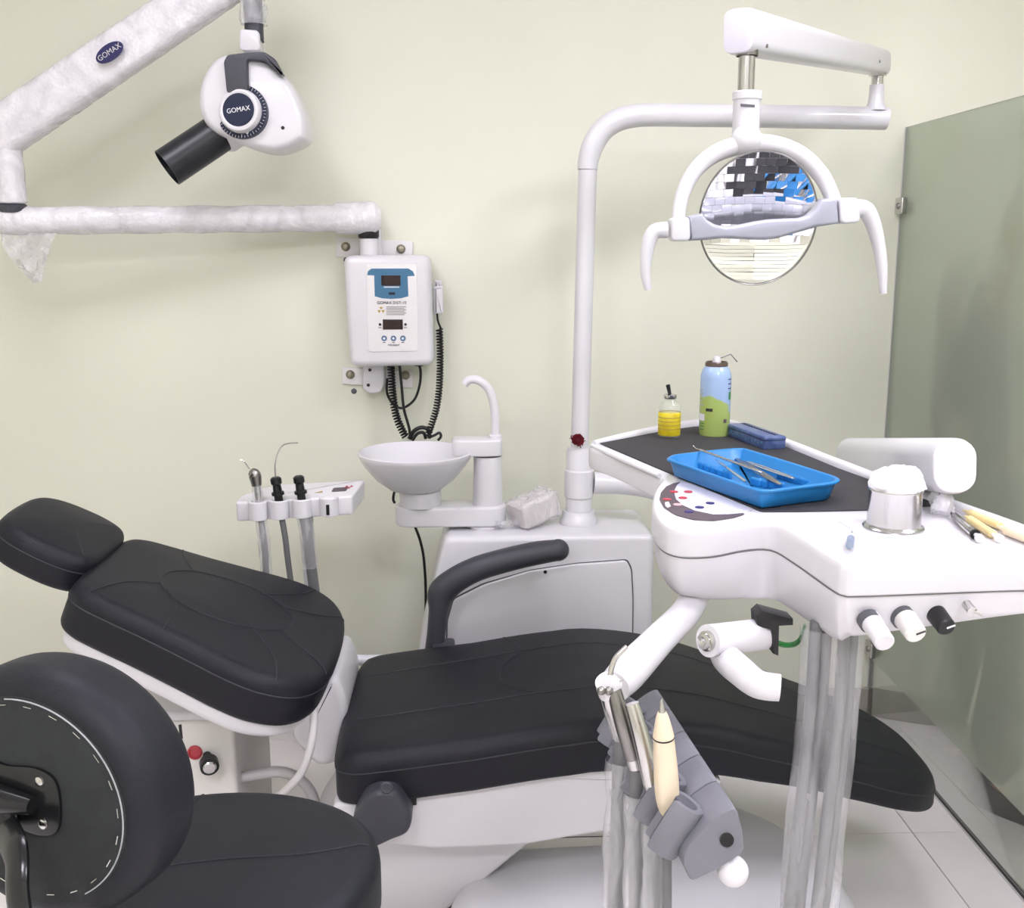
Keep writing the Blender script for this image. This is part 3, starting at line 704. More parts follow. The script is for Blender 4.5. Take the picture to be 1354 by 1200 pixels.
def seams(lines, bvh, par, hgt=.3, direction=Vector((0,0,-1)), r=.0013, m='stitch'):
    for L_ in lines:
        b = drape(L_, hgt, bvh, r=r, direction=direction)
        if b: obj('seam', b, m, par)
oz = .55
seams([[(-.27,CYC-.11,oz),(.0,CYC-.115,oz),(.3,CYC-.12,oz),(.6,CYC-.10,oz),(.99,CYC-.075,oz)], [(-.27,CYC+.13,oz),(.0,CYC+.135,oz),(.3,CYC+.14,oz),(.6,CYC+.12,oz),(.99,CYC+.085,oz)],
       [(.12,CYC+.13,oz),(.07,CYC+.05,oz),(.07,CYC-.04,oz),(.13,CYC-.11,oz)], [(.08,CYC+.27,oz),(.12,CYC+.14,oz)]], bvh, seat)
# piping along the upper edge of the side band
pip = [seat_fn(p[0]+n_.x*-.0005, p[1]+n_.y*-.0005, .072) for p, n_ in zip(*(lambda o: (o, _norms(o)))(so[::-1] if area(so) < 0 else so))]
obj('piping', sweep(bmesh.new(), pip+[pip[0]], .0016, 6, cap=False), 'stitch', seat)
# white shell under the seat, column, base
def side_y(pts, y0, y1, r=.02, rnd=.03, n=5, bm=None): return slab(bm or bmesh.new(), round_poly(pts, rnd, 6), y0, y1, r, r, n, fn=lambda a, b, h: Vector((a, h, b)))
sh = [(x, ztop(x)-.117) for x in (-.285,-.15,0,.15,.3,.42,.52)]+[(.50,.375),(.42,.345),(.28,.300),(.10,.272),(-.08,.268),(-.20,.285),(-.30,.33)]
obj('seat_shell', side_y(sh, CYC-.262, CYC+.262, .010, .012), 'white', ch)
obj('lift_arm', side_y([(-.28,.31),(.20,.30),(-.08,.056),(-.40,.056),(-.38,.16)], CYC-.19, CYC+.19, .012, .03), 'white', ch)
obj('column', side_y([(.02,.28),(.40,.30),(.42,.10),(.02,.10)], CYC-.08, CYC+.20, .015, .02), 'cream_white', ch)
obj('column_seam', side_y([(.018,.182),(.4185,.182),(.4190,.180),(.018,.180)], CYC-.0815, CYC+.2015, .0003, .0003, 1), 'grey_dark', ch)
base_o = cr([(-.02,1.72),(-.06,2.02),(.07,2.30),(.30,2.45),(.55,2.46),(.74,2.32),(.82,2.08),(.78,1.80),(.60,1.55),(.30,1.48),(.08,1.56)], 6, True)
bs = obj('base_plate', slab(bmesh.new(), base_o, .012, .150, (.004,.004), (.06,.07), 6, crown=.012, capr=5), 'white', ch)
base_l = cr([(.38+(x-.38)*1.07, 1.97+(y-1.97)*1.07) for x, y in base_o[::6]], 6, True)
obj('base_flange', slab(bmesh.new(), base_l, .0006, .020, .002, .010, 4), 'cream_white', ch)
obj('dark_slab', slab(bmesh.new(), cr([(-.50,2.05),(-.30,2.02),(-.05,2.10),(.05,2.30),(-.05,2.46),(-.35,2.48),(-.52,2.35)], 5, True), .0006, .055, .004, .012, 4), 'floor_dark', ch)  # low dark slab on the floor under the lift arm
# backrest
b_lo = Vector((-.300, CYC-.012, .632)); b_hi = Vector((-.782, CYC-.012, .828))
be = (b_hi-b_lo).normalized(); bw = Y3; bn = bw.cross(be)*-1
if bn.z < 0: bn = -bn
back_o = [(-.012,-.10),(.005,-.20),(.045,-.265),(.11,-.296),(.18,-.292),(.26,-.270),(.36,-.243),(.45,-.224),(.51,-.205),(.545,-.165),(.552,-.08),
          (.552,.08),(.545,.165),(.51,.205),(.45,.224),(.36,.243),(.26,.270),(.18,.292),(.11,.296),(.045,.265),(.005,.20),(-.012,.10)]
bo = cr(back_o, 5, True)
bfn = lambda a, b, h: b_lo+be*a+bw*b+bn*(h-.105-.03*math.sin(math.pi*max(0, min(1, a/.55)))*0)
bm = slab(bmesh.new(), bo, 0, .105, (.014,.018), (.030,.030), 6, crown=.012, capr=10, fn=bfn, center=(.26, 0))
bvh = BVHTree.FromBMesh(bm)
bk = obj('backrest', bm, 'leather', ch, sharp=60)
def bp_(a, b): return tuple(b_lo+be*a+bw*b)
oval = [bp_(.27+.150*math.cos(t_)-.012, .118*math.sin(t_)-.012) for t_ in np.linspace(0, 2*math.pi, 25)]
seams([oval, [bp_(.14,-.06), bp_(.04,-.13), bp_(.0,-.16)], [bp_(.14,.06), bp_(.05,.11), bp_(-.0,.17)], [bp_(.20,-.085), bp_(.12,-.19), bp_(.09,-.28)], [bp_(.20,.085), bp_(.12,.19), bp_(.09,.28)],
       [bp_(.40,-.05), bp_(.46,-.10), bp_(.50,-.19)], [bp_(.36,.075), bp_(.40,.15), bp_(.42,.22)], [bp_(.38,-.07), bp_(.34,-.14), bp_(.335,-.235)]], bvh, bk, direction=-bn)
pip = [bfn(p[0], p[1], .070)+bn*0 for p in bo]
obj('piping', sweep(bmesh.new(), pip+[pip[0]], .0018, 6, cap=False), 'stitch', bk)
shell_o = cr([(.27+(x-.27)*.955, y*.955) for x, y in back_o], 5, True)
obj('backrest_shell', slab(bmesh.new(), shell_o, -.145, -.1045, (.03,.022), .004, 5, fn=lambda a, b, h: b_lo+be*a+bw*b+bn*h), 'white', ch)
# headrest
hA, hB = R_(27), 0
hcn = at(88, 700, 2.33)
he = Vector((-math.cos(hA), 0, math.sin(hA))); hn = Vector((math.sin(hA), 0, math.cos(hA)))
head_o = cr([(-.105,-.10),(-.085,-.135),(-.03,-.152),(.05,-.145),(.10,-.115),(.118,-.06),(.12,.06),(.10,.115),(.05,.145),(-.03,.152),(-.085,.135),(-.105,.10),(-.11,0)], 5, True)
bm = slab(bmesh.new(), head_o, -.075, .012, (.020,.024), (.030,.030), 6, crown=.010, capr=6, fn=lambda a, b, h: hcn+he*a+Y3*b+hn*h)
hr_ = obj('headrest', bm, 'leather', ch, sharp=60)
obj('piping', sweep(bmesh.new(), [hcn+he*p[0]+Y3*p[1]+hn*-.022 for p in head_o+[head_o[0]]], .0016, 6, cap=False), 'stitch', hr_)
obj('headrest_bar', sweep(bmesh.new(), [hcn-hn*.08, hcn-hn*.095-he*.06, b_lo+be*.46-bn*.15], (.010, .030), 12, up=hn), 'steel', ch)
# hinge cover between back and seat, arm rest, arm socket
obj('hinge_cover', side_y([(-.375,.53),(-.300,.575),(-.275,.50),(-.30,.36),(-.35,.35),(-.41,.43)], CYC-.06, CYC+.22, .02, .03), 'white', ch)
AYR = 2.60
obj('armrest', tube([aty(px, py, AYR) for px, py in ((574,860),(577,835),(580,806),(584,784),(600,768),(630,752),(670,740),(710,731),(738,727))], [(.024,.024),(.024,.024),(.026,.026),(.036,.028),(.034,.030),(.032,.032),(.031,.032),(.030,.032),(.027,.030)], 8, 20, up=Vector((-1,0,.3))), 'charcoal', ch)
endp = aty(738, 727, AYR); obj('armrest_tip', ball(endp, .0285, 20, 12), 'charcoal', ch)
obj('armrest_mount', side_y([(aty(560,0,AYR).x,.41),(aty(560,0,AYR).x,.50),(aty(592,0,AYR).x,.50),(aty(592,0,AYR).x,.41)], CYC+.265, AYR+.02, .006, .01), 'charcoal', ch)
sk = [(488,1034),(505,1027),(524,1029),(535,1040),(546,1060),(541,1082),(520,1092),(492,1104),(478,1098),(470,1082),(470,1066),(478,1048)]
so_ = obj('armrest_socket', plate_y(sk, CYC-.272, .060, rb=.004, rt=(.014,.018), n=6, smooth=4), 'charcoal', ch)
obj('socket_hole', lathe([(0,.0012),(.008,.0012),(.0105,.0025),(.013,0)], aty(511, 1041, CYC-.3325), -Y3, 18), 'dark_grey', so_)
obj('socket_slot', plate_y([(534,1050),(551,1047),(551,1060),(534,1063)], CYC-.2635, .012, rb=.001, rt=.001, n=1), 'black', ch)

# ================================================================== suction holder behind the backrest
AT = 2.66
q0 = at(390, 660, AT); HYY = q0.y
ah = thing('suction_holder', 'white suction tube holder board behind the backrest', 'holder', (q0.x, HYY, 0))
z1 = aty(390, 660, HYY-.045).z
xl, xr2 = aty(311, 665, HYY-.05).x, aty(470, 660, HYY-.05).x
obo = round_poly([(xl,HYY-.05),(xr2-.008,HYY-.05),(xr2+.012,HYY+.07),(xl+.07,HYY+.07),(xl,HYY+.00)], [.012,.008,.004,.03,.03], 6)
sl_ = R_(7)
obj('board', slab(bmesh.new(), obo, z1-.048, z1, .004, .006, 4, fn=lambda a, b, h: Vector((a, b, h+(a-xl)*.05+(b-HYY)*.12))), 'white', ah)
def bz(x, y): return z1+(x-xl)*.05+(y-HYY)*.12
bth = []
for px in (341, 369, 399, 435):
    x = aty(px, 660, HYY-.05).x
    cl = obj('clip', slab(bmesh.new(), [(x+.024*math.cos(R_(a)), HYY-.052+.024*math.sin(R_(a))) for a in range(160, 381, 20)]+[(x+.015*math.cos(R_(a)), HYY-.052+.015*math.sin(R_(a))) for a in range(380, 159, -20)], bz(x,HYY)-.050, bz(x,HYY)-.004, .001, .002, 1), 'white', ah)
    bth.append((x, cl))
x = bth[3][0]; obj('clip_slot', box(x-.004, x+.004, HYY-.0785, HYY-.076, bz(x,HYY)-.044, bz(x,HYY)-.018, .0005), 'black', bth[3][1])
f = lambda a, b: Vector((a, b, bz(a, b)+.0003))
def decal(name, pts, m): obj(name, slab(bmesh.new(), pts, .0004, .0010, 0, 0, 1, fn=lambda a, b, h: Vector((a, b, bz(a, b)+h))), m, ah)
xd = aty(447, 645, HYY+.01).x
decal('sticker', round_poly([(xd-.014,HYY-.012),(xd+.022,HYY-.012),(xd+.026,HYY+.016),(xd-.012,HYY+.016)], .004), 'crescent')
for k in range(4): decal('sticker_flower', [(xd+.010+k*.006,HYY+.004+(k%2)*.010),(xd+.019+k*.006,HYY+.008+(k%2)*.010),(xd+.014+k*.006,HYY+.018+(k%2)*.012)], 'red_print')
decal('arrow_mark', [(xd-.055,HYY-.012),(xd-.038,HYY-.002),(xd-.036,HYY-.012),(xd-.045,HYY-.013)], 'yellow_print')
obj('support_arm', tube([Vector((bth[2][0]+.004, HYY+.01, bz(bth[2][0],HYY)-.05)), Vector((bth[2][0]+.004, HYY+.01, .62)), Vector((bth[2][0]+.05, HYY+.02, .45)), Vector((xa+.03, KY+.06, .40))], .014, 8, 14), 'white', ah)
def hang(x, z, pts, r, m, par, name='hose', jit=0, segs=12):
    return obj(name, tube([Vector((x+dx, HYY-.055+dy, z+dz)) for dx, dy, dz in pts], r, 6, segs, jitter=jit), m, par)
# 1: film-wrapped syringe
x, zt0 = bth[0][0], bz(bth[0][0], HYY)
s1 = thing('air_water_syringe', 'plastic-wrapped syringe with fine hooked tip at left of the suction holder', 'syringe', (x, HYY-.055, zt0-.05))
obj('grip', tube([Vector((x-.004,HYY-.055,zt0+.060)), Vector((x+.001,HYY-.055,zt0+.03)), Vector((x+.006,HYY-.055,zt0-.06))], [.010,.009,.008], 6, 14), 'steel', s1)
obj('syringe_head', tube([Vector((x-.012,HYY-.06,zt0+.070)), Vector((x-.004,HYY-.055,zt0+.062)), Vector((x,HYY-.055,zt0+.035))], [.010,.015,.012], 6, 14), 'steel_dark', s1)
obj('tip', tube([Vector((x-.012,HYY-.06,zt0+.075)), Vector((x-.026,HYY-.06,zt0+.096)), Vector((x-.036,HYY-.06,zt0+.101))], .0016, 6, 8), 'steel', s1)
hang(x, zt0, [(.006,0,-.05),(.012,.0,-.12),(.012,.02,-.25),(.03,.06,-.45)], .008, 'hose', s1)
hang(x, zt0, [(.000,0,.035),(.004,0,-.03),(.009,0,-.08),(.012,.002,-.14),(.012,.01,-.2)], [.013,.014,.016,.015,.014], 'film', s1, 'film_wrap', .1)
# 2, 3: black suction handles
for k, (lab, r_) in enumerate((('black suction handle with long curved wire tip in the middle of the holder', .0075), ('plain black suction handle with thick grey hose in the holder', .0135))):
    x = bth[k+1][0]; zt0 = bz(x, HYY)
    s = thing('saliva_ejector', lab, 'handpiece', (x, HYY-.055, zt0-.05), 'black suction handles in the holder')
    obj('handle', lathe([(.0095,-.050),(.0105,-.01),(.0105,.008),(.0155,.009),(.0155,.016),(.011,.018),(.010,.034),(.0135,.038),(.0135,.050),(.009,.054),(0,.054)], Vector((x, HYY-.055, zt0)), Vector((-.10,0,1)).normalized(), 20), 'black', s)
    if k == 0:
        p = Vector((x-.005, HYY-.055, zt0+.053))
        obj('wire_tip', tube([p, p+Vector((0,0,.03)), p+Vector((.008,0,.062)), p+Vector((.025,0,.082)), p+Vector((.058,-.004,.086))], .0018, 8, 8), 'steel', s)
    hang(x, zt0, [(.005,0,-.046),(.012,0,-.10),(.016,.01,-.18),(.03,.05,-.42)], r_, 'hose', s)
    if k == 1: hang(x, zt0, [(.005,0,-.048),(.011,0,-.10),(.014,.01,-.18)], [.018,.019,.020], 'film', s, 'film_wrap', .05)

# ================================================================== floor-standing box left of the chair
bx0, bx1, by0, by1, bzt = -1.00, -.545, 2.28, 2.68, .44
eq = thing('suction_pump_box', 'white floor box with black knob and red button under the backrest', 'equipment box', ((bx0+bx1)/2, (by0+by1)/2, 0))
obj('housing', box(bx0, bx1, by0, by1, .0006, bzt, .012), 'cream_white', eq)
obj('lid', box(bx0-.01, bx1+.01, by0-.01, by1+.01, bzt+.0003, bzt+.025, .010), 'white', eq)
p = aty(258, 994, by0); obj('red_button', lathe([(.017,0),(.017,.004),(.013,.006),(.011,.003),(0,.003)], p, -Y3, 20), 'red_print', eq)
p = aty(274, 998, by0)
p.x = min(p.x, bx1-.02); kb = obj('knob', lathe([(.010,0),(.010,.03),(.021,.03),(.021,.052),(.016,.054),(0,.054)], p, Vector((.35,-1,-.1)).normalized(), 22), 'black', eq)
obj('knob_cap', lathe([(.015,.0545),(.012,.057),(0,.057)], p, Vector((.35,-1,-.1)).normalized(), 20), 'steel', kb)
obj('vent_print', plate_y([(236,958),(240,957),(242,976),(238,977)], by0-.0003, .0006, rb=.0001, rt=.0001, n=1), 'print_black', eq)
obj('outlet_pipe', tube([Vector((bx1-.002, by0+.05, .27)), Vector((bx1+.10, by0+.06, .275)), Vector((bx1+.16, by0+.08, .20)), Vector((bx1+.17, by0+.1, .02))], .013, 8, 12), 'hose_pale', eq)
p = aty(152, 876, by1-.12); obj('hose_fitting', lathe([(.022,0),(.022,.012),(.014,.016),(.014,.03),(0,.03)], Vector((p.x, by1-.12, bzt+.0253)), Z3, 18), 'dark_grey', eq)
obj('hose', tube([Vector((p.x, by1-.12, bzt+.055)), Vector((p.x-.01, by1-.11, bzt+.085)), Vector((p.x-.06, by1-.06, bzt+.05)), Vector((p.x-.14, by1-.02, .25)), Vector((p.x-.16, by1, .01))], .009, 8, 10), 'black', eq)
# loose hoses below the chair
for lab, pts, r_, m in (
    ('pale grey hose curving down beside the seat hinge', [tuple(at(415,935,2.24)), tuple(at(413,975,2.22)), tuple(at(400,1018,2.22)), tuple(at(376,1046,2.24)), tuple(at(345,1075,2.30)), (-.52,CYC-.1,.10), (-.60,CYC-.05,.0125), (-.72,CYC-.0,.0125)], .0085, 'hose_pale'),
    ('white ribbed hose lying on the floor under the chair', [(-.80,CYC-.12,.0165),(-.62,CYC-.17,.0165),(-.46,CYC-.26,.0165),(-.60,CYC-.40,.0165),(-.82,CYC-.42,.0165)], .016, 'white')):
    obj('floor_hose', tube([Vector(p) for p in pts], r_, 10, 12), m, None, lab, 'hose')

# ================================================================== packet and wool on the cabinet
c = aty(708, 682, KY+.12)
t = thing('cotton_packet', 'crumpled film-wrapped packet of cotton rolls on the cabinet', 'packet', (c.x, KY+.12, KZ))
rz = Matrix.Rotation(R_(32), 3, 'Z'); ry = Matrix.Rotation(R_(-14), 3, 'Y')
def pkf(s, lift):
    def g(a, b, h):
        v = ry @ Vector((a, b, h)); v = rz @ v; return Vector((c.x, KY+.12, KZ+lift))+v
    return g
bm = slab(bmesh.new(), rrect(.118, .080, .012, 4), 0, .064, .008, .010, 3, capr=5, fn=pkf(1, .020)); 
for v in bm.verts: v.co += Vector((random.uniform(-1,1), random.uniform(-1,1), random.uniform(-1,1)))*.0018
mz = min(v.co.z for v in bm.verts); bmesh.ops.translate(bm, verts=bm.verts[:], vec=(0,0,KZ+.0022-mz)); sh_ = KZ+.0022-mz
obj('cotton_block', bm, 'wool_pack', t)
bm = slab(bmesh.new(), rrect(.130, .088, .014, 4), -.004, .071, .010, .012, 3, capr=7, fn=pkf(1, .020))
for v in bm.verts: v.co += Vector((random.uniform(-1,1), random.uniform(-1,1), random.uniform(-1,1)))*.0035+Vector((0,0,sh_))
for v in bm.verts: v.co.z = max(v.co.z, KZ+.0006)
obj('film_wrap', bm, 'film', t)
bm = bmesh.new(); e = Vector((c.x-.075, KY+.075, KZ+.016))
sweep(bm, [e+Vector((.02,.01,.0)), e, e+Vector((-.022,-.006,-.001)), e+Vector((-.036,-.012,.0))], [.015,.010,.008,.012], 10, jitter=.2)
for v in bm.verts: v.co.z = max(v.co.z, KZ+.0006)
obj('twisted_end', bm, 'film', t)
c = aty(764, 581, PY_-.034)
bm = bmesh.new()
P = []
for i in range(150):
    a = i*.9; b_ = i*.37; P.append(c+Vector((math.cos(a)*math.cos(b_)*.017, math.sin(b_)*.009*(.4+.6*math.cos(a*.3)), math.sin(a)*.014)))
sweep(bm, P, .0014, 5)
for k in range(26):
    a = random.uniform(0, 6.28); dv = Vector((math.cos(a), -.5*random.random(), math.sin(a)*.8)); d2 = Vector((random.uniform(-1,1), -.2, random.uniform(-1,.6))); sweep(bm, cr([c+dv*.006, c+dv*.016, c+dv*.018+d2*.006, c+dv*.014+d2*.013], 4), .0012, 5)
obj('wool_bundle', bm, 'wool_red', None, 'small tangle of dark red thread tied to the pole', 'thread')
# ================================================================== hanging delivery table
TZ = 1.13
def tp(px, py, z=TZ): return atz(px, py, z)
o_px = [(779,587),(845,573),(905,561),(940,557),(972,560),(1035,582),(1110,613),(1185,641),(1261,668),(1354,702),(1425,728),(1432,736),(1424,741),(1354,739),(1230,743),(1140,746),(1118,745),(1100,737),(1050,705),(1020,690),(985,691),(945,698),(905,699),(880,693),(866,680),(862,664),(866,647),(874,634),(868,628),(820,606)]
top_o = cr(plan(o_px, TZ), 4, True)
tc_ = atz(1060, 660, TZ)
dt = thing('delivery_table', 'white hanging dental instrument table with curved control panel', 'instrument table', (tc_.x, tc_.y, 0))
obj('table_top', slab(bmesh.new(), top_o, TZ-.040, TZ, (.003,.003), (.006,.010), 4, center=(tc_.x, tc_.y)), 'white', dt)
# deeper body under the near half
lo_px = [(905,640),(985,628),(1110,613),(1185,641),(1261,668),(1354,702),(1425,728),(1432,736),(1424,741),(1354,739),(1230,743),(1140,746),(1118,745),(1100,737),(1050,705),(1020,690),(985,691),(945,698),(905,699),(880,693),(866,680),(862,664),(868,648)]
low_o = cr([tuple(Vector((tc_.x, tc_.y)).lerp(Vector(p), .985)) for p in plan(lo_px, TZ)], 4, True)
med = [Vector(p) for p in plan([(930,662),(1010,668),(1190,690),(1390,724)], TZ)]
def near_med(p):
    best = None; acc = 0; tot = sum((b-a).length for a, b in zip(med, med[1:]))
    for a, b in zip(med, med[1:]):
        u = max(0, min(1, (p-a).dot(b-a)/(b-a).length_squared)); q = a.lerp(b, u); d_ = (p-q).length
        if best is None or d_ < best[0]: best = (d_, q, (acc+u*(b-a).length)/tot)
        acc += (b-a).length
    return best
bm = bmesh.new(); rings = []; NM = [near_med(Vector(p)) for p in low_o]
for i in range(10):
    a = math.pi/2*(1-i/9.5) if i < 9 else 0; k_ = 1-math.cos(math.pi/2*i/9); ring = []
    for p, (d_, q, s_) in zip(low_o, NM):
        K = .62 if s_ < .02 else max(.16, .62-2.2*(s_-.02)); p = Vector(p); w_ = p+(q-p)*K*k_
        dep = .082-.010*min(1, s_/.3) if s_ < .50 else .072-.042*(s_-.50)/.50
        ring.append(bm.verts.new(Vector((w_.x, w_.y, TZ-.0415-dep*math.sin(math.pi/2*i/9)))))
    rings.append(ring)
k = len(rings[0])
for a, b in zip(rings, rings[1:]):
    for i in range(k): bm.faces.new((a[i], a[(i+1) % k], b[(i+1) % k], b[i]))
inner = [bm.verts.new(Vector((v.co.x+(q.x-v.co.x)*.9, v.co.y+(q.y-v.co.y)*.9, v.co.z))) for v, (d_, q, s_) in zip(rings[-1], NM)]
for i in range(k): bm.faces.new((rings[-1][i], rings[-1][(i+1) % k], inner[(i+1) % k], inner[i]))
bm.faces.new(inner); bm.faces.new(rings[0][::-1])
obj('table_body', bm, 'white', dt, sharp=50)
obj('seam_strip', slab(bmesh.new(), cr([tuple(Vector((tc_.x, tc_.y)).lerp(Vector(p), .992)) for p in plan(lo_px, TZ)], 4, True), TZ-.0418, TZ-.0398, .0002, .0002, 1), 'hose', dt)
rim = [tp(px, py, TZ+.002) for px, py in ((785,586),(845,574),(905,562.5),(940,559),(970,562),(1033,584),(1110,614.5),(1185,643),(1261,670),(1354,704),(1420,728))]
obj('back_rim', tube(rim, [.006]+[.010]*9+[.006], 6, 10), 'white', dt)
rim = [tp(px, py, TZ+.001) for px, py in ((783,589),(822,607),(872,629))]
obj('side_rim', tube(rim, [.004,.005,.004], 6, 10), 'white', dt)
for a, b in (((1096,684),(1182,738)), ((1140,681),(1232,736)), ((1232,706),(1292,731)), ((1290,712),(1345,731))):
    A_, B_ = tp(*a, TZ), tp(*b, TZ); obj('ridge', tube([A_, A_.lerp(B_, .06), A_.lerp(B_, .5), A_.lerp(B_, .94), B_], [(.0003,.001),(.0018,.005),(.0020,.0055),(.0018,.005),(.0003,.001)], 4, 10, up=Z3), 'white', dt)
# control panel
def lay(name, pxs, z0, d, m, par, rnd=0, sm=0):
    P = plan(pxs, z0)
    if sm: P = cr(P, sm, True)
    return obj(name, slab(bmesh.new(), P, z0, z0+d, 0, .0001, 1), m, par)
cp = lay('control_membrane', [(900,637),(915,640),(950,654),(985,669),(994,674),(984,679),(963,679.5),(943,680),(919,675),(903,668),(894,660),(891,650),(895,641)], TZ+.0002, .0006, 'membrane', dt)
lay('crescent_print', [(900,637),(890,639),(881,643),(874,651),(872,660),(878,671),(894,681),(917,687),(943,688.5),(970,684.5),(984,680),(983,678),(963,680),(943,680),(919,675),(903,668),(894,660),(891,650),(895,641)], TZ+.0009, .0004, 'crescent', cp)
for px, py, m in ((910,650,'red_print'),(903,658,'red_print'),(891,650,'red_print'),(882,660,'red_print'),(896,667,'pink_print'),(911,676.5,'indigo'),(925,670.5,'indigo'),(939,665,'indigo')):
    c = tp(px, py, TZ+.0014); obj('button', lathe([(.0066,0),(.0064,.0008),(.005,.0011),(0,.0011)], c, Z3, 16), m, cp)
lay('tooth_icon', [(879,664),(884,663),(887,669),(883,671),(880,669)], TZ+.0014, .0002, 'print_white', cp)
# knobs on the front
def front(px, py, tt): return at(px, py, tt)
fdir = (at(1200, 830, 1.2)-at(1200, 800, 1.27)).normalized(); fdir = Vector((.05,-1,-.28)).normalized()
for px, py, tt, m, r_, L in ((1166,833,1.235,'white',.0125,.026),(1210,827,1.248,'cream_white',.0135,.018),(1250,819,1.26,'black',.0120,.018)):
    c = at(px-8, py-2, tt+.02)
    k = obj('knob', lathe([(r_*1.05,-.02),(r_,.004),(r_*.92,L*.55),(r_*.6,L*.6),(r_*.55,L),(0,L)] if px == 1168 else [(r_*1.05,-.02),(r_,.0),(r_*.95,L),(r_*.8,L+.002),(0,L+.002)], c, fdir, 24), m, dt)
    obj('knob_shade_ring', lathe([(r_*1.10,-.021),(r_*1.10,-.010),(0,-.010)], c-X3*.0015, fdir, 24), 'grey_dark', k)  # dark ring stands for the shade in the recess around the knob
    if px > 1200: obj('pointer_line', sweep(bmesh.new(), [c+fdir*(L+.0022), c+fdir*(L+.0022)+Vector((r_*.8,0,r_*.3))], .0013, 6), 'print_black' if px < 1240 else 'print_white', k)
c = at(1284, 806, 1.265)
k = obj('toggle_switch', lathe([(.006,-.012),(.006,.003),(0,.003)], c, fdir, 14), 'steel', dt)
obj('toggle_lever', sweep(bmesh.new(), [c, c+fdir*.008+X3*.012-Z3*.003], [.0016,.0022], 8), 'steel', k)
# suspension: post, spring arm, swing arm
e0 = at(1262, 616, 1.46); e1 = at(1128, 606, 2.02)
ed = (e0-e1).normalized(); es = ed.cross(Z3).normalized(); eu = es.cross(ed).normalized()
bm = bmesh.new(); rings = []
for f_, k_ in ((-.02,.86),(0,1),(.98,1),(1.0,.94)):
    c = e1.lerp(e0, f_); rings.append([bm.verts.new(c+es*p[0]*k_+eu*p[1]*k_) for p in rrect(.062, .078, .026, 6)])
for a, b in zip(rings, rings[1:]):
    k = len(a)
    for i in range(k): bm.faces.new((a[i], a[(i+1) % k], b[(i+1) % k], b[i]))
bm.faces.new(rings[0][::-1]); bm.faces.new(rings[-1])
spr = obj('spring_arm', bm, 'white', dt)
obj('end_cap', slab(bmesh.new(), rrect(.0575, .0735, .0245, 6), 0, .003, .0005, .002, 3, fn=frame(e0+ed*.0003, es, eu, ed)), 'white_matte', spr)
pp = atz(1245, 676, TZ+.01)
pz = e0-ed*.022
pp = Vector((pz.x-.004, pz.y, TZ))
obj('post', lathe([(.007,0),(.007,.05),(0,.05)], pp, Z3, 16), 'steel', dt)
obj('post_joint', lathe([(.016,-.004),(.016,.010),(.011,.016),(.011,.026),(0,.026)], pp, Z3, 20), 'white', dt)
bm = bmesh.new(); sweep(bm, [pp+Vector((-.010,-.016,.0015)), pp+Vector((-.005,-.009,.010)), pp+Vector((-.002,-.002,.02)), pp+Vector((0,0,.034))], [.014,.016,.017,.013], 14, jitter=.25)
for v in bm.verts: v.co.z = max(v.co.z, TZ+.0005)
obj('film_wrap', bm, 'film', dt)
sw0 = Vector((BX, PY_, aty(790,638,PY_).z))
kn = e1-ed*.01
obj('swing_arm', tube([sw0+X3*.040, sw0+Vector((.20,-.03,-.01)), Vector((kn.x+.02, kn.y+.42, sw0.z-.02)), Vector((kn.x+.01, kn.y+.10, sw0.z-.01)), Vector((kn.x, kn.y, sw0.z+.03)), Vector((kn.x, kn.y, kn.z-.035))], [.030,.030,.030,.030,.028,.024], 8, 18), 'white', dt)
obj('swing_collar', lathe([(.040,-.036),(.040,.036),(.0365,.040),(.0365,-.040),(.040,-.036)], Vector((BX, PY_, sw0.z)), Z3, 28), 'white', dt)
# supply hoses under the table
hx0 = at(1104, 850, 1.36)
for k, (dx, dy) in enumerate(((-.026,.0),(-.008,.012),(.010,-.004),(.026,.010))):
    b = hx0+Vector((dx, dy, .03)); q = [b, b+Vector((-.002,.0,-.15)), b+Vector((-.010,.01,-.40)), b+Vector((-.015,.03,-.70)), Vector((b.x-.02, b.y+.05, .24)), Vector((b.x-.04, b.y+.12, .19))]
    obj('supply_hose', tube(q, .0078, 8, 10), 'hose', dt)
bm = bmesh.new(); rows_ = []
for i in range(26):
    f_ = i/25; z_ = hx0.z+.02-f_*.72; c = hx0+Vector((-.002-.012*f_, .004+.02*f_*f_, z_-hx0.z)); rows_.append([])
    for s in range(20):
        a = 2*math.pi*s/20; rr_ = 1+.05*math.sin(3*a+i*.5)+.05*random.random()
        rows_[-1].append(bm.verts.new(c+Vector((math.cos(a)*.040*rr_, math.sin(a)*.022*rr_, 0))))
for a, b in zip(rows_, rows_[1:]):
    for s in range(20): bm.faces.new((a[s], a[(s+1) % 20], b[(s+1) % 20], b[s]))
obj('film_sleeve', bm, 'film', dt)
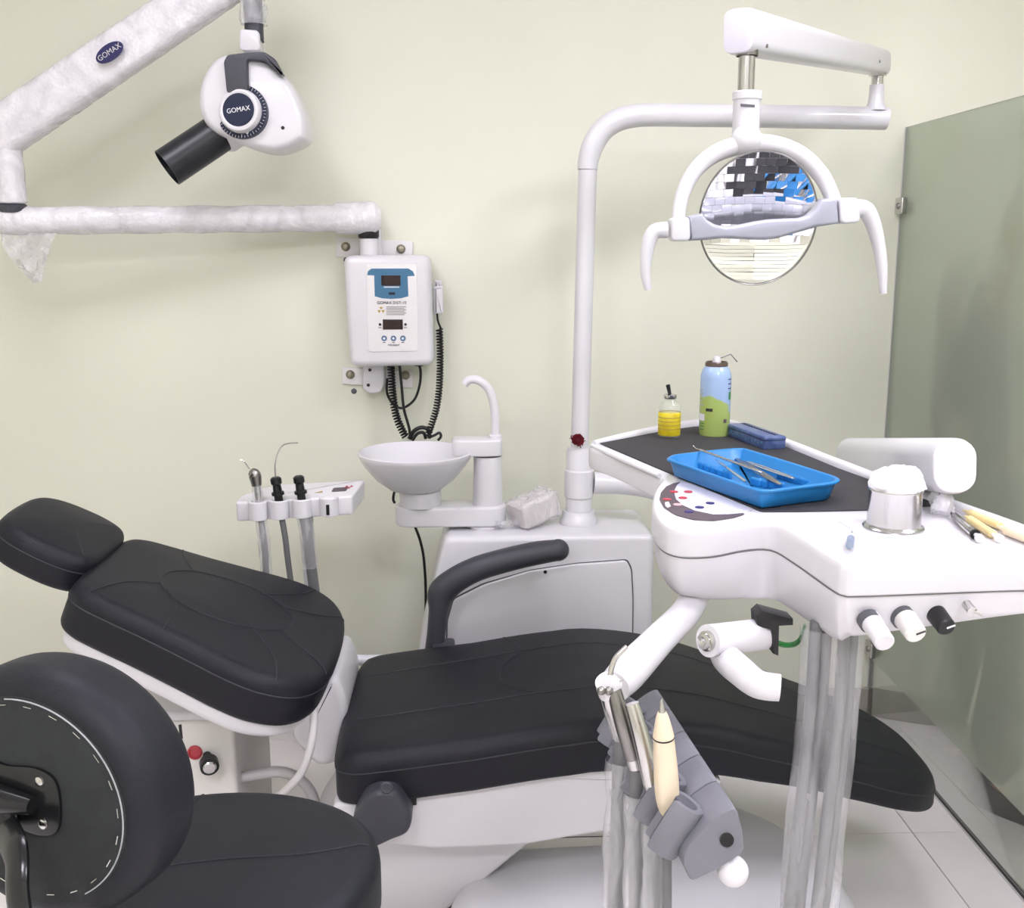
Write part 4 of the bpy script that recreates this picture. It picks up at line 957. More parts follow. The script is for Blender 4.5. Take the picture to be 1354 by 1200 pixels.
# grip handle under the table
HT = 1.36
g0, g1 = at(936, 847, HT-.04), at(1008, 838, HT+.02)
obj('handle_bracket', plate_y([(992,804),(1000,797),(1040,808),(1040,816),(1022,817),(1021,856),(1014,853),(1012,822),(993,818)], at(1015,820,HT+.02).y+.005, .030, rb=.002, rt=.002, n=2), 'black', dt)
obj('handle_bar', sweep(bmesh.new(), [g0, g1], .0205, 24), 'white', dt)
gd = (g0-g1).normalized()
obj('handle_cap', lathe([(.013,0),(.013,.004),(.010,.005),(.010,.009),(.006,.010),(0,.006)], g0, gd, 20), 'steel', dt)
obj('grip', tube([g0-gd*.022, g0-gd*.024+Vector((.006,-.006,-.022)), at(978,886,HT-.07), at(1002,904,HT-.08), at(1031,909,HT-.085)], [.017,.019,.0185,.0175,.0165], 8, 18), 'white', dt)
for k in range(2): obj('air_tube', tube([at(1020, 845+k*4, HT+.03), at(1040, 851+k*3, HT+.03), at(1056, 846+k*3, HT+.05), at(1064, 826, HT+.06)], .0022, 8, 8), 'green_tube', dt)
# instrument rack on its arm
ra0, ra1 = at(922, 792, 1.52), at(812, 908, 1.28)
obj('rack_arm', tube([ra0+Z3*.03, ra0.lerp(ra1, .12), ra0.lerp(ra1, .5), ra0.lerp(ra1, .85), ra1], [.022,.0205,.021,.023,.020], 6, 20), 'white', dt)
KT = 1.13
kc, kf = at(946, 1116, KT), at(848, 945, 1.42)
ka = kf-kc
ep = [(903,1141),(914,1167),(951,1150),(985,1127),(983,1098),(974,1067),(958,1074),(938,1088),(918,1110),(906,1126)]
er = [((x-946)*KT/FPX, -(y-1116)*KT/FPX) for x, y in ep]
segs_ = [0, .20, .40, .60, .80, 1.0]
for i in range(5):
    bm = bmesh.new(); f0, f1 = segs_[i]+.004, segs_[i+1]-.004; rings = []
    for f_, k_ in ((f0,.965),(f0+.006,1.0),(f1-.006,1.0),(f1,.965)):
        sc_ = k_*(1-.06*f_); rings.append([bm.verts.new(kc+ka*f_+RT*p[0]*sc_+UP*p[1]*sc_) for p in round_poly(er, .006, 3)])
    for a, b in zip(rings, rings[1:]):
        k = len(a)
        for j in range(k): bm.faces.new((a[j], a[(j+1) % k], b[(j+1) % k], b[j]))
    bm.faces.new(rings[0][::-1]); bm.faces.new(rings[-1])
    sgm = obj('holder_segment', bm, 'grey', dt)
    # fork that carries the handpiece
    fc = kc+ka*((f0+f1)/2)+RT*(-.034)+UP*(.002)
    bm = bmesh.new(); an = ka.normalized()
    vdown = (UP*-.75+RT*-.25+FW*.1).normalized()
    fr_ = frame(fc, (RT*-.8+UP*.45).normalized(), an)
    arc = [(.022*math.cos(R_(a)), .023*math.sin(R_(a))) for a in range(-140, 141, 20)]+[(.013*math.cos(R_(a)), .014*math.sin(R_(a))) for a in range(140, -141, -20)]
    slab(bm, [(x_*-1+.004, y_) for x_, y_ in arc], -.032, .030, .003, .003, 2, fn=lambda a, b, h, fr_=fr_, fc=fc: fr_(a, b, h))
    fk = obj('fork', bm, 'grey', dt)
    obj('fork_shade', slab(bmesh.new(), [(-x_*.6+.004, y_*.6) for x_, y_ in [(.0215*math.cos(R_(a)), .023*math.sin(R_(a))) for a in range(0, 360, 20)]], -.031, .0285, .001, .001, 1, fn=fr_), 'grey_dark', fk)  # dark filling stands for the shade inside the fork
ec = kc
def on_end(px, py): return at(px, py, KT)
obj('end_plug', lathe([(.0075,-.004),(.0075,.0006),(.005,.001),(0,.001)], on_end(961, 1110)-FW*.0006, -FW, 16), 'black', dt)
kp = at(969, 1151, KT+.015)
obj('end_knob', ball(kp, .0170, 22, 14), 'white', dt)
obj('knob_stem', sweep(bmesh.new(), [kp, kc+ka*.04+UP*-.02+RT*.01], .008, 12), 'white', dt)
# handpieces in the rack
def hose_down(par, p, dx, r_, m='hose', wrap=None, n=9):
    q = [p, p+Vector((0,0,-.06)), p+Vector((dx*.5,.0,-.18)), p+Vector((dx,.01,-.36)), Vector((p.x+dx, p.y+.06, .10)), Vector((p.x+dx+.02, p.y+.22, .06))]
    q[-2].z = .16; q[-1] = Vector((p.x+dx+.03, p.y+.16, .14))
    obj('hose', tube(q, r_, 8, 10), m, par)
    if wrap:
        w_ = [Vector(v) for v in cr([tuple(v) for v in q[:4]], 8)][5:]
        obj('film_sleeve', sweep(bmesh.new(), w_, [wrap*(1+.10*math.sin(i*.9)+.06*random.random()) for i in range(len(w_))], 14, jitter=.06, cap=False), 'film', par)
def V(px, py, tt): return at(px, py, tt)
t = thing('three_way_syringe', 'three-way syringe with bent metal nozzle, farthest in the grey rack', 'syringe', V(815,958,1.26))
obj('grip', tube([V(806,914,1.23), V(812,938,1.24), V(822,972,1.27)], [.0125,.0125,.0115], 6, 18), 'steel', t)
obj('syringe_head', tube([V(800,899,1.22), V(804,906,1.225), V(807,918,1.23)], [.0125,.0145,.0135], 6, 18), 'white', t)
for dx in (-5, 5): obj('valve_button', ball(V(800+dx, 913, 1.21), .0052, 12, 8), 'steel_dark', t)
obj('nozzle', tube([V(806,898,1.22), V(809,882,1.22), V(815,868,1.22), V(829,854,1.22)], [.0035,.0032,.0030,.0026], 6, 10), 'steel', t)
hose_down(t, V(822,972,1.27), -.004, .011, 'hose', .0175)
for k, (lab, tt, p0, p1_, p2, hd) in enumerate((
    ('steel turbine handpiece leaning beside the syringe in the rack', 1.22, (812,912), (822,950), (838,1000), (806,900)),
    ('matt steel handpiece beside the ivory scaler in the rack', 1.20, (835,930), (848,975), (862,1034), None))):
    t = thing('handpiece', lab, 'handpiece', V(*p2, tt), 'metal handpieces in the rack')
    obj('body', tube([V(*p0, tt), V(*p1_, tt), V(*p2, tt+.01)], [.0085,.0100,.0110], 6, 18), 'steel_dark' if k == 0 else 'steel', t)
    obj('coupling', tube([V(*p2, tt+.01), V(p2[0]+4, p2[1]+14, tt+.012)], [.0100,.0095], 1, 18, smooth=False), 'steel', t)
    if hd:
        obj('handpiece_head', tube([V(802,903,tt-.008), V(808,903,tt), V(816,906,tt+.006)], [.008,.0098,.008], 6, 16), 'white', t)
        obj('bur', tube([V(814,903,tt), V(824,899,tt-.004)], [.0012,.0008], 1, 8, smooth=False), 'steel', t)
    hose_down(t, V(p2[0]+5, p2[1]+16, tt+.012), .004, .009, 'hose', .0145)
t = thing('ultrasonic_scaler', 'ivory scaler handpiece with fine metal tip, nearest in the grey rack', 'handpiece', V(884,1072,1.16))
sa_, sb_ = V(876,950,1.14), V(884,1078,1.175)
sv = sb_-sa_
obj('handle', tube([sa_-sv*.07, sa_, sa_+sv*.16, sa_+sv*.22, sa_+sv*.6, sa_+sv*.85, sb_], [.0045,.0075,.0113,.0116,.0135,.0125,.0075], 6, 22), 'ivory', t)
obj('band', tube([sa_+sv*.175, sa_+sv*.19], [.0117,.0118], 1, 22, smooth=False), 'black', t)
obj('scaler_tip', tube([sa_-sv*.06, sa_-sv*.13, sa_-sv*.17, sa_-sv*.20+RT*.0012], [.0042,.0028,.0018,.0008], 6, 10), 'steel', t)
hose_down(t, sb_-sv*.02, .006, .0055, 'hose')

# ================================================================== things on the table
mat_px = [(789,585),(850,574),(917,565),(945,563),(967,567),(1033,589),(1108,620),(1180,646),(1240,666),(1236,669),(1150,675),(1060,677),(1006,677),(990,670),(880,624)]
MO = plan(mat_px, TZ+.0002)
obj('tray_mat', slab(bmesh.new(), round_poly(MO, .006, 3), TZ+.0004, TZ+.0022, .0003, .0006, 1), 'mat_black', None, 'black sheet mat lying on the white instrument table', 'mat')
MZ = TZ+.0024
# glass bottle
c = atz(884.5, 578, MZ); tb = (c-CAM).dot(FW); px_ = tb/FPX
t = thing('medicine_bottle', 'small glass bottle with yellow label and black dropper stick on the mat', 'bottle', c)
r_ = 14.5*px_
obj('glass', lathe([(0,.001),(r_*.9,0),(r_,.003),(r_,40*px_),(r_*.85,45*px_),(r_*.5,50*px_),(r_*.45,54*px_),(r_*.40,54*px_),(r_*.42,50*px_),(r_*.78,44*px_),(r_*.93,39*px_),(r_*.93,.004),(0,.004)], c, Z3, 32), 'clear', t)
obj('label', lathe([(r_*1.01,4*px_),(r_*1.02,4.2*px_),(r_*1.02,34*px_),(r_*1.01,34.2*px_)], c, Z3, 32), 'label_yellow', t)
obj('liquid', lathe([(0,.005),(r_*.92,.005),(r_*.92,33*px_),(0,33*px_)], c, Z3, 28), 'label_yellow', t)
for q in range(4): obj('print_line', lathe([(r_*1.025,(12+q*5)*px_),(r_*1.028,(12.2+q*5)*px_),(r_*1.028,(13.2+q*5)*px_),(r_*1.025,(13.4+q*5)*px_)], c, Z3, 32), 'yellow_print', t)
obj('collar', lathe([(r_*.55,52*px_),(r_*.58,53*px_),(r_*.58,57*px_),(r_*.4,58*px_),(0,58*px_)], c, Z3, 24), 'steel', t)
obj('dropper_stick', sweep(bmesh.new(), [c+Z3*56*px_, c+Z3*70*px_+RT*-3.5*px_], [2.2*px_, 2.8*px_], 10), 'black', t)
# spray can
c = atz(944, 574, MZ); tb = (c-CAM).dot(FW); px_ = tb/FPX; r_ = 20*px_
t = thing('spray_can', 'pale blue and green aerosol can with thin bent nozzle on the mat', 'spray can', c)
obj('can_body', lathe([(0,.001),(r_*.92,.001),(r_*.97,0),(r_,.004),(r_,75*px_),(r_*.97,81*px_),(r_*.86,87*px_),(r_*.70,91*px_),(0,91*px_)], c, Z3, 36), 'can_print', t)
obj('can_ring', lathe([(r_*.70,90*px_),(r_*.74,91*px_),(r_*.74,95*px_),(r_*.66,96.5*px_),(r_*.56,94*px_),(0,92.5*px_)], c, Z3, 32), 'can_gold', t)
obj('nozzle_cap', lathe([(r_*.28,92*px_),(r_*.28,99*px_),(r_*.2,103*px_),(0,104*px_)], c, Z3, 18), 'white', t)
n0 = c+Z3*101*px_+RT*5*px_
obj('spray_straw', tube([n0, n0+RT*13*px_+Z3*5*px_, n0+RT*22*px_-Z3*5*px_], .9*px_, 1, 8, smooth=False), 'steel_dark', t)
def canstrip(name, a0, a1, h0, h1, m):
    bm = bmesh.new(); tocam = math.atan2(-c.y, -c.x); rows2 = []
    for rad in (1.004, 1.012):
        for h in (h0, h1): rows2.append([bm.verts.new(c+Vector((math.cos(tocam+R_(a)), math.sin(tocam+R_(a)), 0))*r_*rad+Z3*h*px_) for a in np.linspace(a0, a1, 6)])
    for i in range(5):
        bm.faces.new((rows2[0][i], rows2[0][i+1], rows2[1][i+1], rows2[1][i])); bm.faces.new((rows2[2][i], rows2[2][i+1], rows2[3][i+1], rows2[3][i]))
        bm.faces.new((rows2[1][i], rows2[1][i+1], rows2[3][i+1], rows2[3][i])); bm.faces.new((rows2[0][i], rows2[0][i+1], rows2[2][i+1], rows2[2][i]))
    obj(name, bm, m, t)
canstrip('print_block', -35, -8, 33, 37, 'print_black'); canstrip('bar_code', -75, -40, 20, 29, 'membrane'); canstrip('print_block', 35, 50, 18, 23, 'crescent')
for q in range(6): canstrip('print_line', -78, -48-(q % 3)*6, 40+q*5, 41.5+q*5, 'print_grey')
for q in range(3): canstrip('print_line', -78, -42, 8+q*4, 9.2+q*4, 'green_tube')
canstrip('print_mark', 58, 78, 48, 58, 'green_tube')
for q in range(3): canstrip('print_line', 52, 76, 62+q*6, 63.5+q*6, 'indigo')
# small blue case
P = [atz(962,580,MZ), atz(1013,600,MZ), atz(1036,588,MZ), atz(985,569,MZ)]
cc = sum(P, Vector())/4; f1 = (P[1]-P[0]).normalized(); lw, ww = (P[1]-P[0]).length, .045
fr_ = frame(cc, f1, Z3.cross(f1))
t = thing('bur_case', 'small dark blue patterned plastic case beside the spray can', 'case', cc)
obj('case_base', slab(bmesh.new(), rrect(lw, ww, .004, 3), 0, .016, .001, .001, 2, fn=fr_), 'box_blue', t)
obj('case_lid', slab(bmesh.new(), rrect(lw*1.01, ww*1.02, .004, 3), .0163, .024, .001, .004, 3, fn=fr_), 'box_blue', t)
for i in range(14): obj('lid_groove', slab(bmesh.new(), rrect(lw*.035, ww*.16, .0008, 2, -lw*.42+i*lw*.064, ww*.18), .0238, .0252, .0002, .0004, 1, fn=fr_), 'navy', t)
for i in range(12): obj('pattern_dot', slab(bmesh.new(), [(-lw*.44+i*lw*.08+.0035*math.cos(a), .008+.003*(i % 2)*1.2+.0028*math.sin(a)) for a in np.linspace(0, 5.2, 6)], ww*.5, ww*.5+.0004, 0, 0, 1, fn=lambda a, b, h, fr_=fr_: fr_(a, -h, b)), 'blue_panel' if i % 3 else 'button_blue', t)
# blue tray
RZ_ = MZ+.030
rim_px = [(880,606),(889,601),(930,596),(966,592.5),(984,592),(994,595),(1050,612),(1107,630),(1112,634),(1104,638),(1060,643),(1022,648),(1004,648.5),(992,645),(940,627)]
RO = round_poly(plan(rim_px, RZ_), .010, 4)
if area(RO) < 0: RO = RO[::-1]
t = thing('instrument_tray', 'bright blue plastic instrument tray lying on the black mat', 'tray', (sum(p[0] for p in RO)/len(RO), sum(p[1] for p in RO)/len(RO), MZ))
NN = _norms(RO); bm = bmesh.new(); rings = []
cR = Vector((sum(p[0] for p in RO)/len(RO), sum(p[1] for p in RO)/len(RO)))
for ins, h in ((.017,0),(.013,.002),(.006,.024),(.0008,.026),(0,.0285),(.0012,.030),(.0045,.0302),(.0070,.028),(.0145,.004),(.018,.0025)):
    rings.append([bm.verts.new(Vector((RO[i][0]+NN[i].x*ins, RO[i][1]+NN[i].y*ins, MZ+.0004+h))) for i in range(len(RO))])
for a, b in zip(rings, rings[1:]):
    k = len(a)
    for i in range(k): bm.faces.new((a[i], a[(i+1) % k], b[(i+1) % k], b[i]))
bm.faces.new(rings[0][::-1]); bm.faces.new(rings[-1])
obj('tray_shell', bm, 'tray_blue', t, sharp=50)
fz = MZ+.004
la = (Vector((*plan([(1060,643)], fz)[0], 0))-Vector((*plan([(1104,636)], fz)[0], 0))).normalized()
for a, b, n_ in (((918,612),(962,627),6), ((998,637),(1042,634),0), ((1000,636),(1030,641),4), ((1035,628),(1066,637),5)):
    if not n_: continue
    for i in range(n_):
        q = Vector(a).lerp(Vector(b), i/(n_-1)); p = atz(q.x, q.y, fz+.006)
        lg_ = Vector((.5,-.85,0)).normalized() if n_ == 6 else Vector((.5,-.85,0)).normalized()
        cr_ = Vector((lg_.y, -lg_.x, 0))
        obj('ridge', slab(bmesh.new(), rrect(.008, .022 if n_ != 6 else .016, .0035, 3), 0, .012, .0003, .0035, 3, fn=frame(Vector((p.x, p.y, fz+.0004-.001)), cr_, lg_)), 'tray_blue', t)
def rod(name, lab, cat, a, b, r0, r1, m, z0=.016, z1=.019, tip=None, flatk=1.0):
    A, B = atz(*a, MZ+z0), atz(*b, MZ+z1); dv = B-A
    o = thing(name, lab, cat, A)
    obj('shaft', tube([A, A+dv*.08, A+dv*.5, A+dv*.92, B], [r0*.6, r0, (r0+r1)/2, r1, r1*.6], 4, 12, flat=flatk), m, o)
    obj('tip', tube([A, A-dv*.05, A-dv*.10+Z3*.003], [r0*.6, r0*.35, r0*.2], 4, 8), 'steel', o)
    return o
rod('dental_probe', 'bright steel probe lying across the far rim of the blue tray', 'dental tool', (924,594), (1008,625), .0022, .0026, 'steel', .0345, .021)
rod('mouth_mirror', 'steel mirror handle slanting toward the near corner of the tray', 'dental tool', (948,609), (986,637), .0022, .0026, 'steel', .018, .021)
for k, (a, b, lab) in enumerate((((972,605),(1032,640),'dark steel tweezers lying in the middle of the blue tray'), ((984,608),(1050,632),'grey steel tweezers, rightmost tool in the blue tray'))):
    A, B = atz(*a, MZ+.014), atz(*b, MZ+.019); dv = B-A; sd_ = Vector((-dv.y, dv.x, 0)).normalized()
    o = thing('tweezers', lab, 'dental tool', A, 'tweezers in the blue tray')
    for s in (-1, 1): obj('arm', tube([A+sd_*s*.0007, A+dv*.35+sd_*s*.0042, A+dv*.7+sd_*s*.0040, B+sd_*s*.0012], [(.0008,.0016),(.0010,.0032),(.0010,.0034),(.0010,.0030)], 6, 10, up=Z3), 'steel_dark' if k == 0 else 'steel', o)
    obj('joint', sweep(bmesh.new(), [B-dv*.06, B+dv*.01], [(.0014,.0036),(.0012,.0030)], 10, up=Z3), 'steel', o)
# steel pot with cotton
c = atz(1181, 697, TZ); tb = (c-CAM).dot(FW); px_ = tb/FPX; r_ = 34*px_; hh = 50*px_
t = thing('steel_pot', 'polished steel cotton pot on the white table', 'pot', c)
obj('pot_body', lathe([(0,.0008),(r_*1.13,.0008),(r_*1.15,.002),(r_*1.12,.0035),(r_*1.01,.006),(r_,.012),(r_*.99,hh),(r_*1.02,hh+.0015),(r_*1.01,hh+.003),(r_*.97,hh+.002),(r_*.96,.010),(0,.010)], c, Z3, 44), 'steel', t)
from mathutils import noise
bm = bmesh.new()
for q, (dx, dy, dz, rr_) in enumerate(((-.42,0,.30,.62),(.40,.1,.34,.64),(0,-.3,.12,.66),(.05,.45,.30,.60),(-.1,-.05,.50,.50),(.62,-.25,.20,.42),(-.66,-.2,.42,.40))):
    b2 = bmesh.new(); bmesh.ops.create_icosphere(b2, subdivisions=4, radius=1)
    for v in b2.verts:
        n1 = noise.fractal(v.co*1.6+Vector((q*3.1,1,5)), 1, 2, 4); n2 = noise.noise(v.co*7+Vector((q,0,0)))
        v.co = c+Vector((dx*r_, dy*r_, hh+dz*r_))+v.co*(r_*rr_*(1+.14*n1+.06*n2))
        e_ = Vector((v.co.x-c.x, v.co.y-c.y, 0))
        if v.co.z < c.z+hh+.004 and e_.length > r_*.93: e_ = e_*(r_*.93/e_.length); v.co.x, v.co.y = c.x+e_.x, c.y+e_.y
    me_ = bpy.data.meshes.new('tmp'); b2.to_mesh(me_); b2.free(); bm.from_mesh(me_); bpy.data.meshes.remove(me_)
obj('cotton_wad', bm, 'cotton', None, 'fluffy white cotton wad bulging out of the steel pot', 'cotton', sharp=179)
# ampoule and syringes
A, B = atz(1122,728,TZ+.007), atz(1127,701,TZ+.007); dv = B-A
o = thing('needle_cartridge', 'tiny clear needle tube with blue print near the table corner', 'needle', A)
obj('barrel', tube([A, A+dv*.1, A+dv*.7, A+dv*.8, A+dv*.9], [.0045,.006,.006,.003,.002], 3, 14), 'film', o)
obj('print_band', tube([A+dv*.25, A+dv*.6], [.0047,.0047], 1, 12, smooth=False), 'button_blue', o)
obj('needle', tube([A+dv*.9, B], [.0010,.0005], 1, 8, smooth=False), 'steel', o)
def syr(lab, a, b, m, ml, r_=.0055, z=.0065):
    A, B = atz(*a, TZ+z), atz(*b, TZ+z); dv = B-A
    o = thing('dental_syringe', lab, 'syringe', A, 'syringes at the right end of the table')
    obj('barrel', tube([A, A+dv*.02, A+dv*.78, A+dv*.80], [r_*.7, r_, r_, r_*.7], 1, 14, smooth=False), m, o)
    obj('plunger', tube([A+dv*.80, A+dv*.95], [r_*.5, r_*.5], 1, 10, smooth=False), ml, o)
    obj('thumb_rest', tube([A+dv*.95, A+dv], [r_*1.0, r_*1.0], 1, 14, smooth=False), ml, o)
    obj('needle_hub', tube([A, A-dv*.10, A-dv*.18], [r_*.6, r_*.4, r_*.2], 1, 10, smooth=False), 'black' if m == 'steel' else m, o)
    return o
s = syr('steel syringe with white thumb rest lying right of the pot', (1262,682), (1296,712), 'steel', 'white')
A, B = atz(1262,682,TZ+.0065), atz(1296,712,TZ+.0065); obj('ring', tube([A.lerp(B,.80), A.lerp(B,.84)], [.0066,.0066], 1, 16, smooth=False), 'black', s)
syr('yellow plastic syringe, nearest the steel syringe', (1282,686), (1322,712), 'yellow_cap', 'white_matte')
syr('yellow plastic syringe along the back rim of the table', (1282,678), (1334,700), 'yellow_cap', 'yellow_cap', z=.0068)
syr('thick pale yellow syringe at the right end of the table', (1330,700), (1396,726), 'ivory', 'yellow_cap', .007, .0075)

# ================================================================== dentist stool in the foreground
sc_ = Vector((-.372, 1.346, 0)); SZ = .665
st = thing('dentist_stool', 'black padded dentist stool with round backrest seen from behind', 'stool', sc_)
seat2 = cr([(.235*math.cos(a)*(1+.03*math.cos(2*a)), .225*math.sin(a)) for a in np.linspace(0, 2*math.pi, 24, endpoint=False)], 3, True)
def sfn(a, b, h): return Vector((sc_.x+a, sc_.y+b, SZ-.085+h+(.012*(a*a-b*b*.6)/.05 if h > .03 else 0)))
bm = slab(bmesh.new(), seat2, 0, .085, (.014,.014), (.036,.034), 6, crown=.006, capr=8, fn=sfn)
bvh = BVHTree.FromBMesh(bm)
ss = obj('seat', bm, 'leather_stool', st, sharp=60)
seams([[(sc_.x-.20,sc_.y-.06,.7),(sc_.x,sc_.y-.01,.7),(sc_.x+.14,sc_.y+.0,.7),(sc_.x+.225,sc_.y+.02,.7)], [(sc_.x-.05,sc_.y+.20,.7),(sc_.x-.06,sc_.y+.10,.7),(sc_.x-.07,sc_.y-.02,.7)]], bvh, ss, r=.001)
obj('seat_pan', lathe([(.17,SZ-.086),(.16,SZ-.10),(0,SZ-.10)], sc_, Z3, 32), 'black', st)
obj('gas_column', lathe([(.024,.09),(.024,SZ-.10),(0,SZ-.10)], sc_, Z3, 20), 'steel', st)
for k in range(5):
    a = 2*math.pi*k/5+.3; dv = Vector((math.cos(a), math.sin(a), 0))
    lg_ = obj('base_leg', tube([sc_+Z3*.11, sc_+dv*.14+Z3*.10, sc_+dv*.27+Z3*.075], [(.014,.024),(.013,.021),(.010,.016)], 4, 12), 'black', st)
    obj('caster', lathe([(.024,-.012),(.027,-.006),(.027,.006),(.024,.012),(0,.012)], sc_+dv*.27+Z3*.0275, Vector((-dv.y, dv.x, 0)), 18), 'black_gloss', lg_)
# backrest: rear panel faces the viewer, cushion bulges away
rc = at(40, 1055, 1.20)
rn = Vector((-.38, -.92, .05)).normalized()                   # rear normal
rr1 = Z3.cross(rn).normalized(); rr1 = rr1 if rr1.x > 0 else -rr1; ru = rn.cross(rr1); ru = ru if ru.z > 0 else -ru
RA, RB = .168, .150
def rfn(a, b, h): return rc+rr1*a+ru*b-rn*h
cush = cr([(RA*math.cos(a)*(1.0), RB*math.sin(a)) for a in np.linspace(0, 2*math.pi, 20, endpoint=False)], 4, True)
bk2 = obj('backrest_cushion', slab(bmesh.new(), cush, -.004, .100, (.030,.034), (.040,.040), 8, crown=.012, capr=5, fn=rfn), 'leather_stool', st, sharp=60)
pn = obj('rear_panel', slab(bmesh.new(), cr([(.137*math.cos(a), .121*math.sin(a)) for a in np.linspace(0, 2*math.pi, 20, endpoint=False)], 4, True), -.0052, -.0030, .0008, .0002, 2, fn=rfn), 'backing_cloth', st)
obj('edge_cord', sweep(bmesh.new(), [rfn(.134*math.cos(a), .118*math.sin(a), -.0058) for a in np.linspace(-.95, 1.75, 40)], .0009, 6), 'thread_light', pn)
for k in range(15):
    a = -2.2+k*.285; c = rfn(.127*math.cos(a), .111*math.sin(a), -.0056); tv = (-rr1*math.sin(a)*.127+ru*math.cos(a)*.111).normalized()
    obj('staple', sweep(bmesh.new(), [c-tv*.0055, c+tv*.0055], .0007, 6), 'steel', pn)
plc = at(34, 1054, 1.195)+rn*.0
dd = (plc-rc).dot(rn); plc = plc-rn*dd+rn*.0058
plo = cr([(.052,.0),(.046,.030),(.02,.040),(-.02,.036),(-.05,.036),(-.07,.0),(-.05,-.036),(-.02,-.036),(.02,-.040),(.046,-.030)], 4, True)
pb = obj('bracket_plate', slab(bmesh.new(), plo, 0, .004, .0005, .0015, 2, fn=lambda a, b, h: plc+rr1*a+ru*b+rn*h), 'black_gloss', st)
for a, b in ((.026,.026),(.028,-.024),(-.05,.022),(-.05,-.022)): obj('screw', lathe([(.0060,.004),(.0056,.006),(.003,.0075),(0,.0077)], plc+rr1*a+ru*b, rn, 14), 'steel', pb)
obj('bracket_tube', tube([plc+rr1*-.10+rn*.016+ru*.006, plc+rr1*-.03+rn*.016+ru*.002, plc+rr1*.022+rn*.012], [.016,.016,.010], 6, 16), 'black_gloss', st)
und = Vector((sc_.x-.05, sc_.y-.04, SZ-.11))
p0 = plc+rr1*-.015+rn*.016
obj('back_bar', tube([p0+ru*.012, p0-ru*.03, at(22,1130,1.14), at(26,1200,1.12), at(60,1330,1.12), und+Vector((-.06,-.08,-.005)), und], [(.008,.018),(.009,.019),(.009,.019),(.009,.019),(.009,.019),(.008,.019),(.008,.019)], 8, 14, up=rn), 'black_gloss', st)

# ================================================================== person behind the glass
PX, PYY = 1.650, 2.90
ps = thing('person', 'person in a dark green top and tan cap behind the frosted glass', 'person', (PX, PYY, 0))
def skin(name, V_, E_, R__, m, parent, sub=2):
    me = bpy.data.meshes.new(name); og = ORG[parent.name]
    me.from_pydata([tuple(Vector(v)-og) for v in V_], E_, []); o = bpy.data.objects.new(name, me); C.objects.link(o); o.parent = parent; ORG[o.name] = og
    md = o.modifiers.new('skin', 'SKIN'); md.use_smooth_shade = True
    for i, r in enumerate(R__):
        sv_ = me.skin_vertices[0].data[i]; sv_.radius = r if isinstance(r, tuple) else (r, r); sv_.use_root = (i == 0)
    s = o.modifiers.new('sub', 'SUBSURF'); s.levels = sub; s.render_levels = sub
    me.materials.append(MATS[m]); return o
def pv(f_, l, z): return Vector((PX+f_, PYY+l, z))            # f_ = forward (towards +x, away), l = to the side
Vb = [pv(0,0,.93), pv(.01,0,1.08), pv(.01,0,1.25), pv(0,0,1.36), pv(.005,0,1.42), pv(.02,0,1.475), pv(.015,0,1.545), pv(.005,0,1.60)]
Rb = [(.14,.10),(.125,.09),(.145,.10),(.13,.08),(.052,.052),(.060,.072),(.078,.092),(.062,.078)]
Eb = [(i, i+1) for i in range(7)]
for s in (-1, 1):
    k = len(Vb); Vb += [pv(0,s*.09,.90), pv(.015,s*.10,.50), pv(0,s*.10,.09), pv(.10,s*.11,.035)]; Rb += [(.085,.085),(.055,.055),(.036,.040),(.03,.035)]; Eb += [(0,k),(k,k+1),(k+1,k+2),(k+2,k+3)]
    k = len(Vb); Vb += [pv(0,s*.17,1.35), pv(-.01,s*.200,1.10), pv(.06,s*.205,.87), pv(.09,s*.200,.80)]; Rb += [.052,.040,.028,(.020,.034)]; Eb += [(3,k),(k,k+1),(k+1,k+2),(k+2,k+3)]
    for q in range(4):
        kk = len(Vb); a = k+3; fy = s*(.200)+(-.024+.016*q); Ln = (.060,.068,.064,.052)[q]
        Vb += [pv(.10,fy,.775), pv(.105,fy,.775-Ln*.5), pv(.095,fy,.775-Ln)]; Rb += [.009,.0085,.007]; Eb += [(a,kk),(kk,kk+1),(kk+1,kk+2)]
    kk = len(Vb); Vb += [pv(.105,s*.185,.79), pv(.115,s*.175,.755)]; Rb += [.010,.008]; Eb += [(k+3,kk),(kk,kk+1)]
body = skin('body', Vb, Eb, Rb, 'skin', ps)
Vs = [pv(0,0,.86), pv(.01,0,1.08), pv(.01,0,1.25), pv(0,0,1.37), pv(0,0,1.405)]; Rs = [(.150,.118),(.140,.105),(.158,.115),(.145,.092),(.075,.068)]; Es = [(0,1),(1,2),(2,3),(3,4)]
for s in (-1, 1):
    k = len(Vs); Vs += [pv(0,s*.175,1.355), pv(-.01,s*.203,1.10), pv(.02,s*.205,1.0)]; Rs += [.066,.056,.052]; Es += [(3,k),(k,k+1),(k+1,k+2)]
skin('top', Vs, Es, Rs, 'shirt', ps)
Vt = [pv(0,0,.93)]; Rt = [(.150,.112)]; Et = []
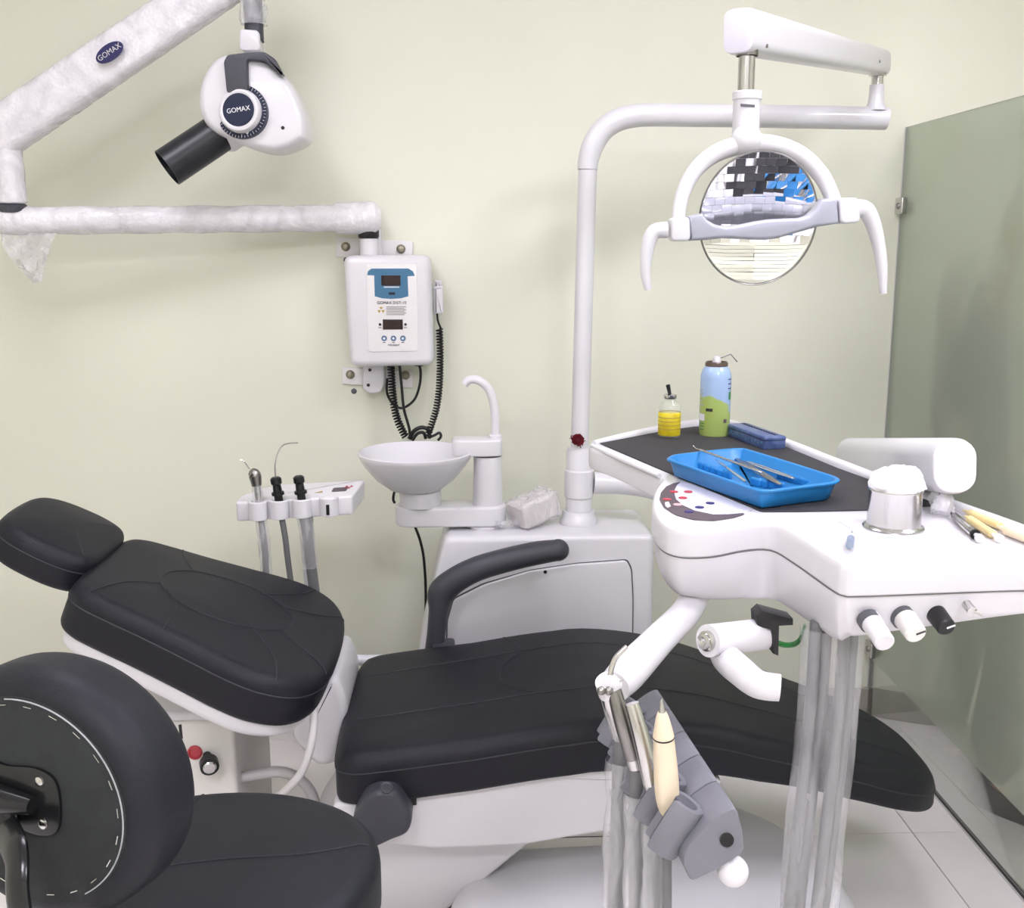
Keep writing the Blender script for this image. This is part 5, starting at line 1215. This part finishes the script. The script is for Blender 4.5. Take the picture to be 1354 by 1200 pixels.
for s in (-1, 1):
    k = len(Vt); Vt += [pv(0,s*.092,.86), pv(.015,s*.10,.50), pv(.0,s*.10,.06)]; Rt += [.096,.072,.066]; Et += [(0,k),(k,k+1),(k+1,k+2)]
skin('trousers', Vt, Et, Rt, 'trousers', ps)
for s in (-1, 1): obj('shoe', slab(bmesh.new(), cr([(-.09,-.03),(-.1,0),(-.09,.03),(0,.038),(.12,.042),(.165,.0),(.12,-.042),(0,-.038)], 4, True), .0006, .075, .004, (.02,.04), 4, fn=lambda a, b, h: Vector((PX+a+.03, PYY+s*.105+b, h))), 'shoe', ps)
hd = pv(.015, 0, 1.535)
bm = bmesh.new(); bmesh.ops.create_icosphere(bm, subdivisions=4, radius=1)
kill = [v for v in bm.verts if (v.co.x > .45 and v.co.z < .55) or v.co.z < .02]
for v in bm.verts: v.co = hd+Vector((v.co.x*.101-.008, v.co.y*.086, v.co.z*.112+.006))
bmesh.ops.delete(bm, geom=kill, context='VERTS')
obj('cap', bm, 'cap', ps)
bm = bmesh.new(); bmesh.ops.create_icosphere(bm, subdivisions=4, radius=1)
kill = [v for v in bm.verts if v.co.x > .15 or v.co.z > .1 or v.co.z < -.55]
for v in bm.verts: v.co = hd+Vector((v.co.x*.097-.006, v.co.y*.083, v.co.z*.112+.006))
bmesh.ops.delete(bm, geom=kill, context='VERTS')
obj('cap_back', bm, 'cap', ps)
for s in (-1, 1):
    obj('eye', ball(pv(.098, s*.032, 1.545), .011, 12, 8), 'eye', ps)
    obj('ear', slab(bmesh.new(), ell(.018, .030, 14), 0, .014, .004, .005, 2, fn=lambda a, b, h: Vector((PX+.01+a, PYY+s*(.074+h), 1.535+b))), 'skin', ps)
obj('nose', tube([pv(.098,0,1.555), pv(.112,0,1.53), pv(.120,0,1.508), pv(.100,0,1.498)], [.007,.010,.014,.009], 5, 10), 'skin', ps)
obj('mouth', tube([pv(.088,-.024,1.470), pv(.100,0,1.468), pv(.088,.024,1.470)], [.003,.007,.003], 5, 8), 'lip', ps)
ps.scale = (1, 1, .945)
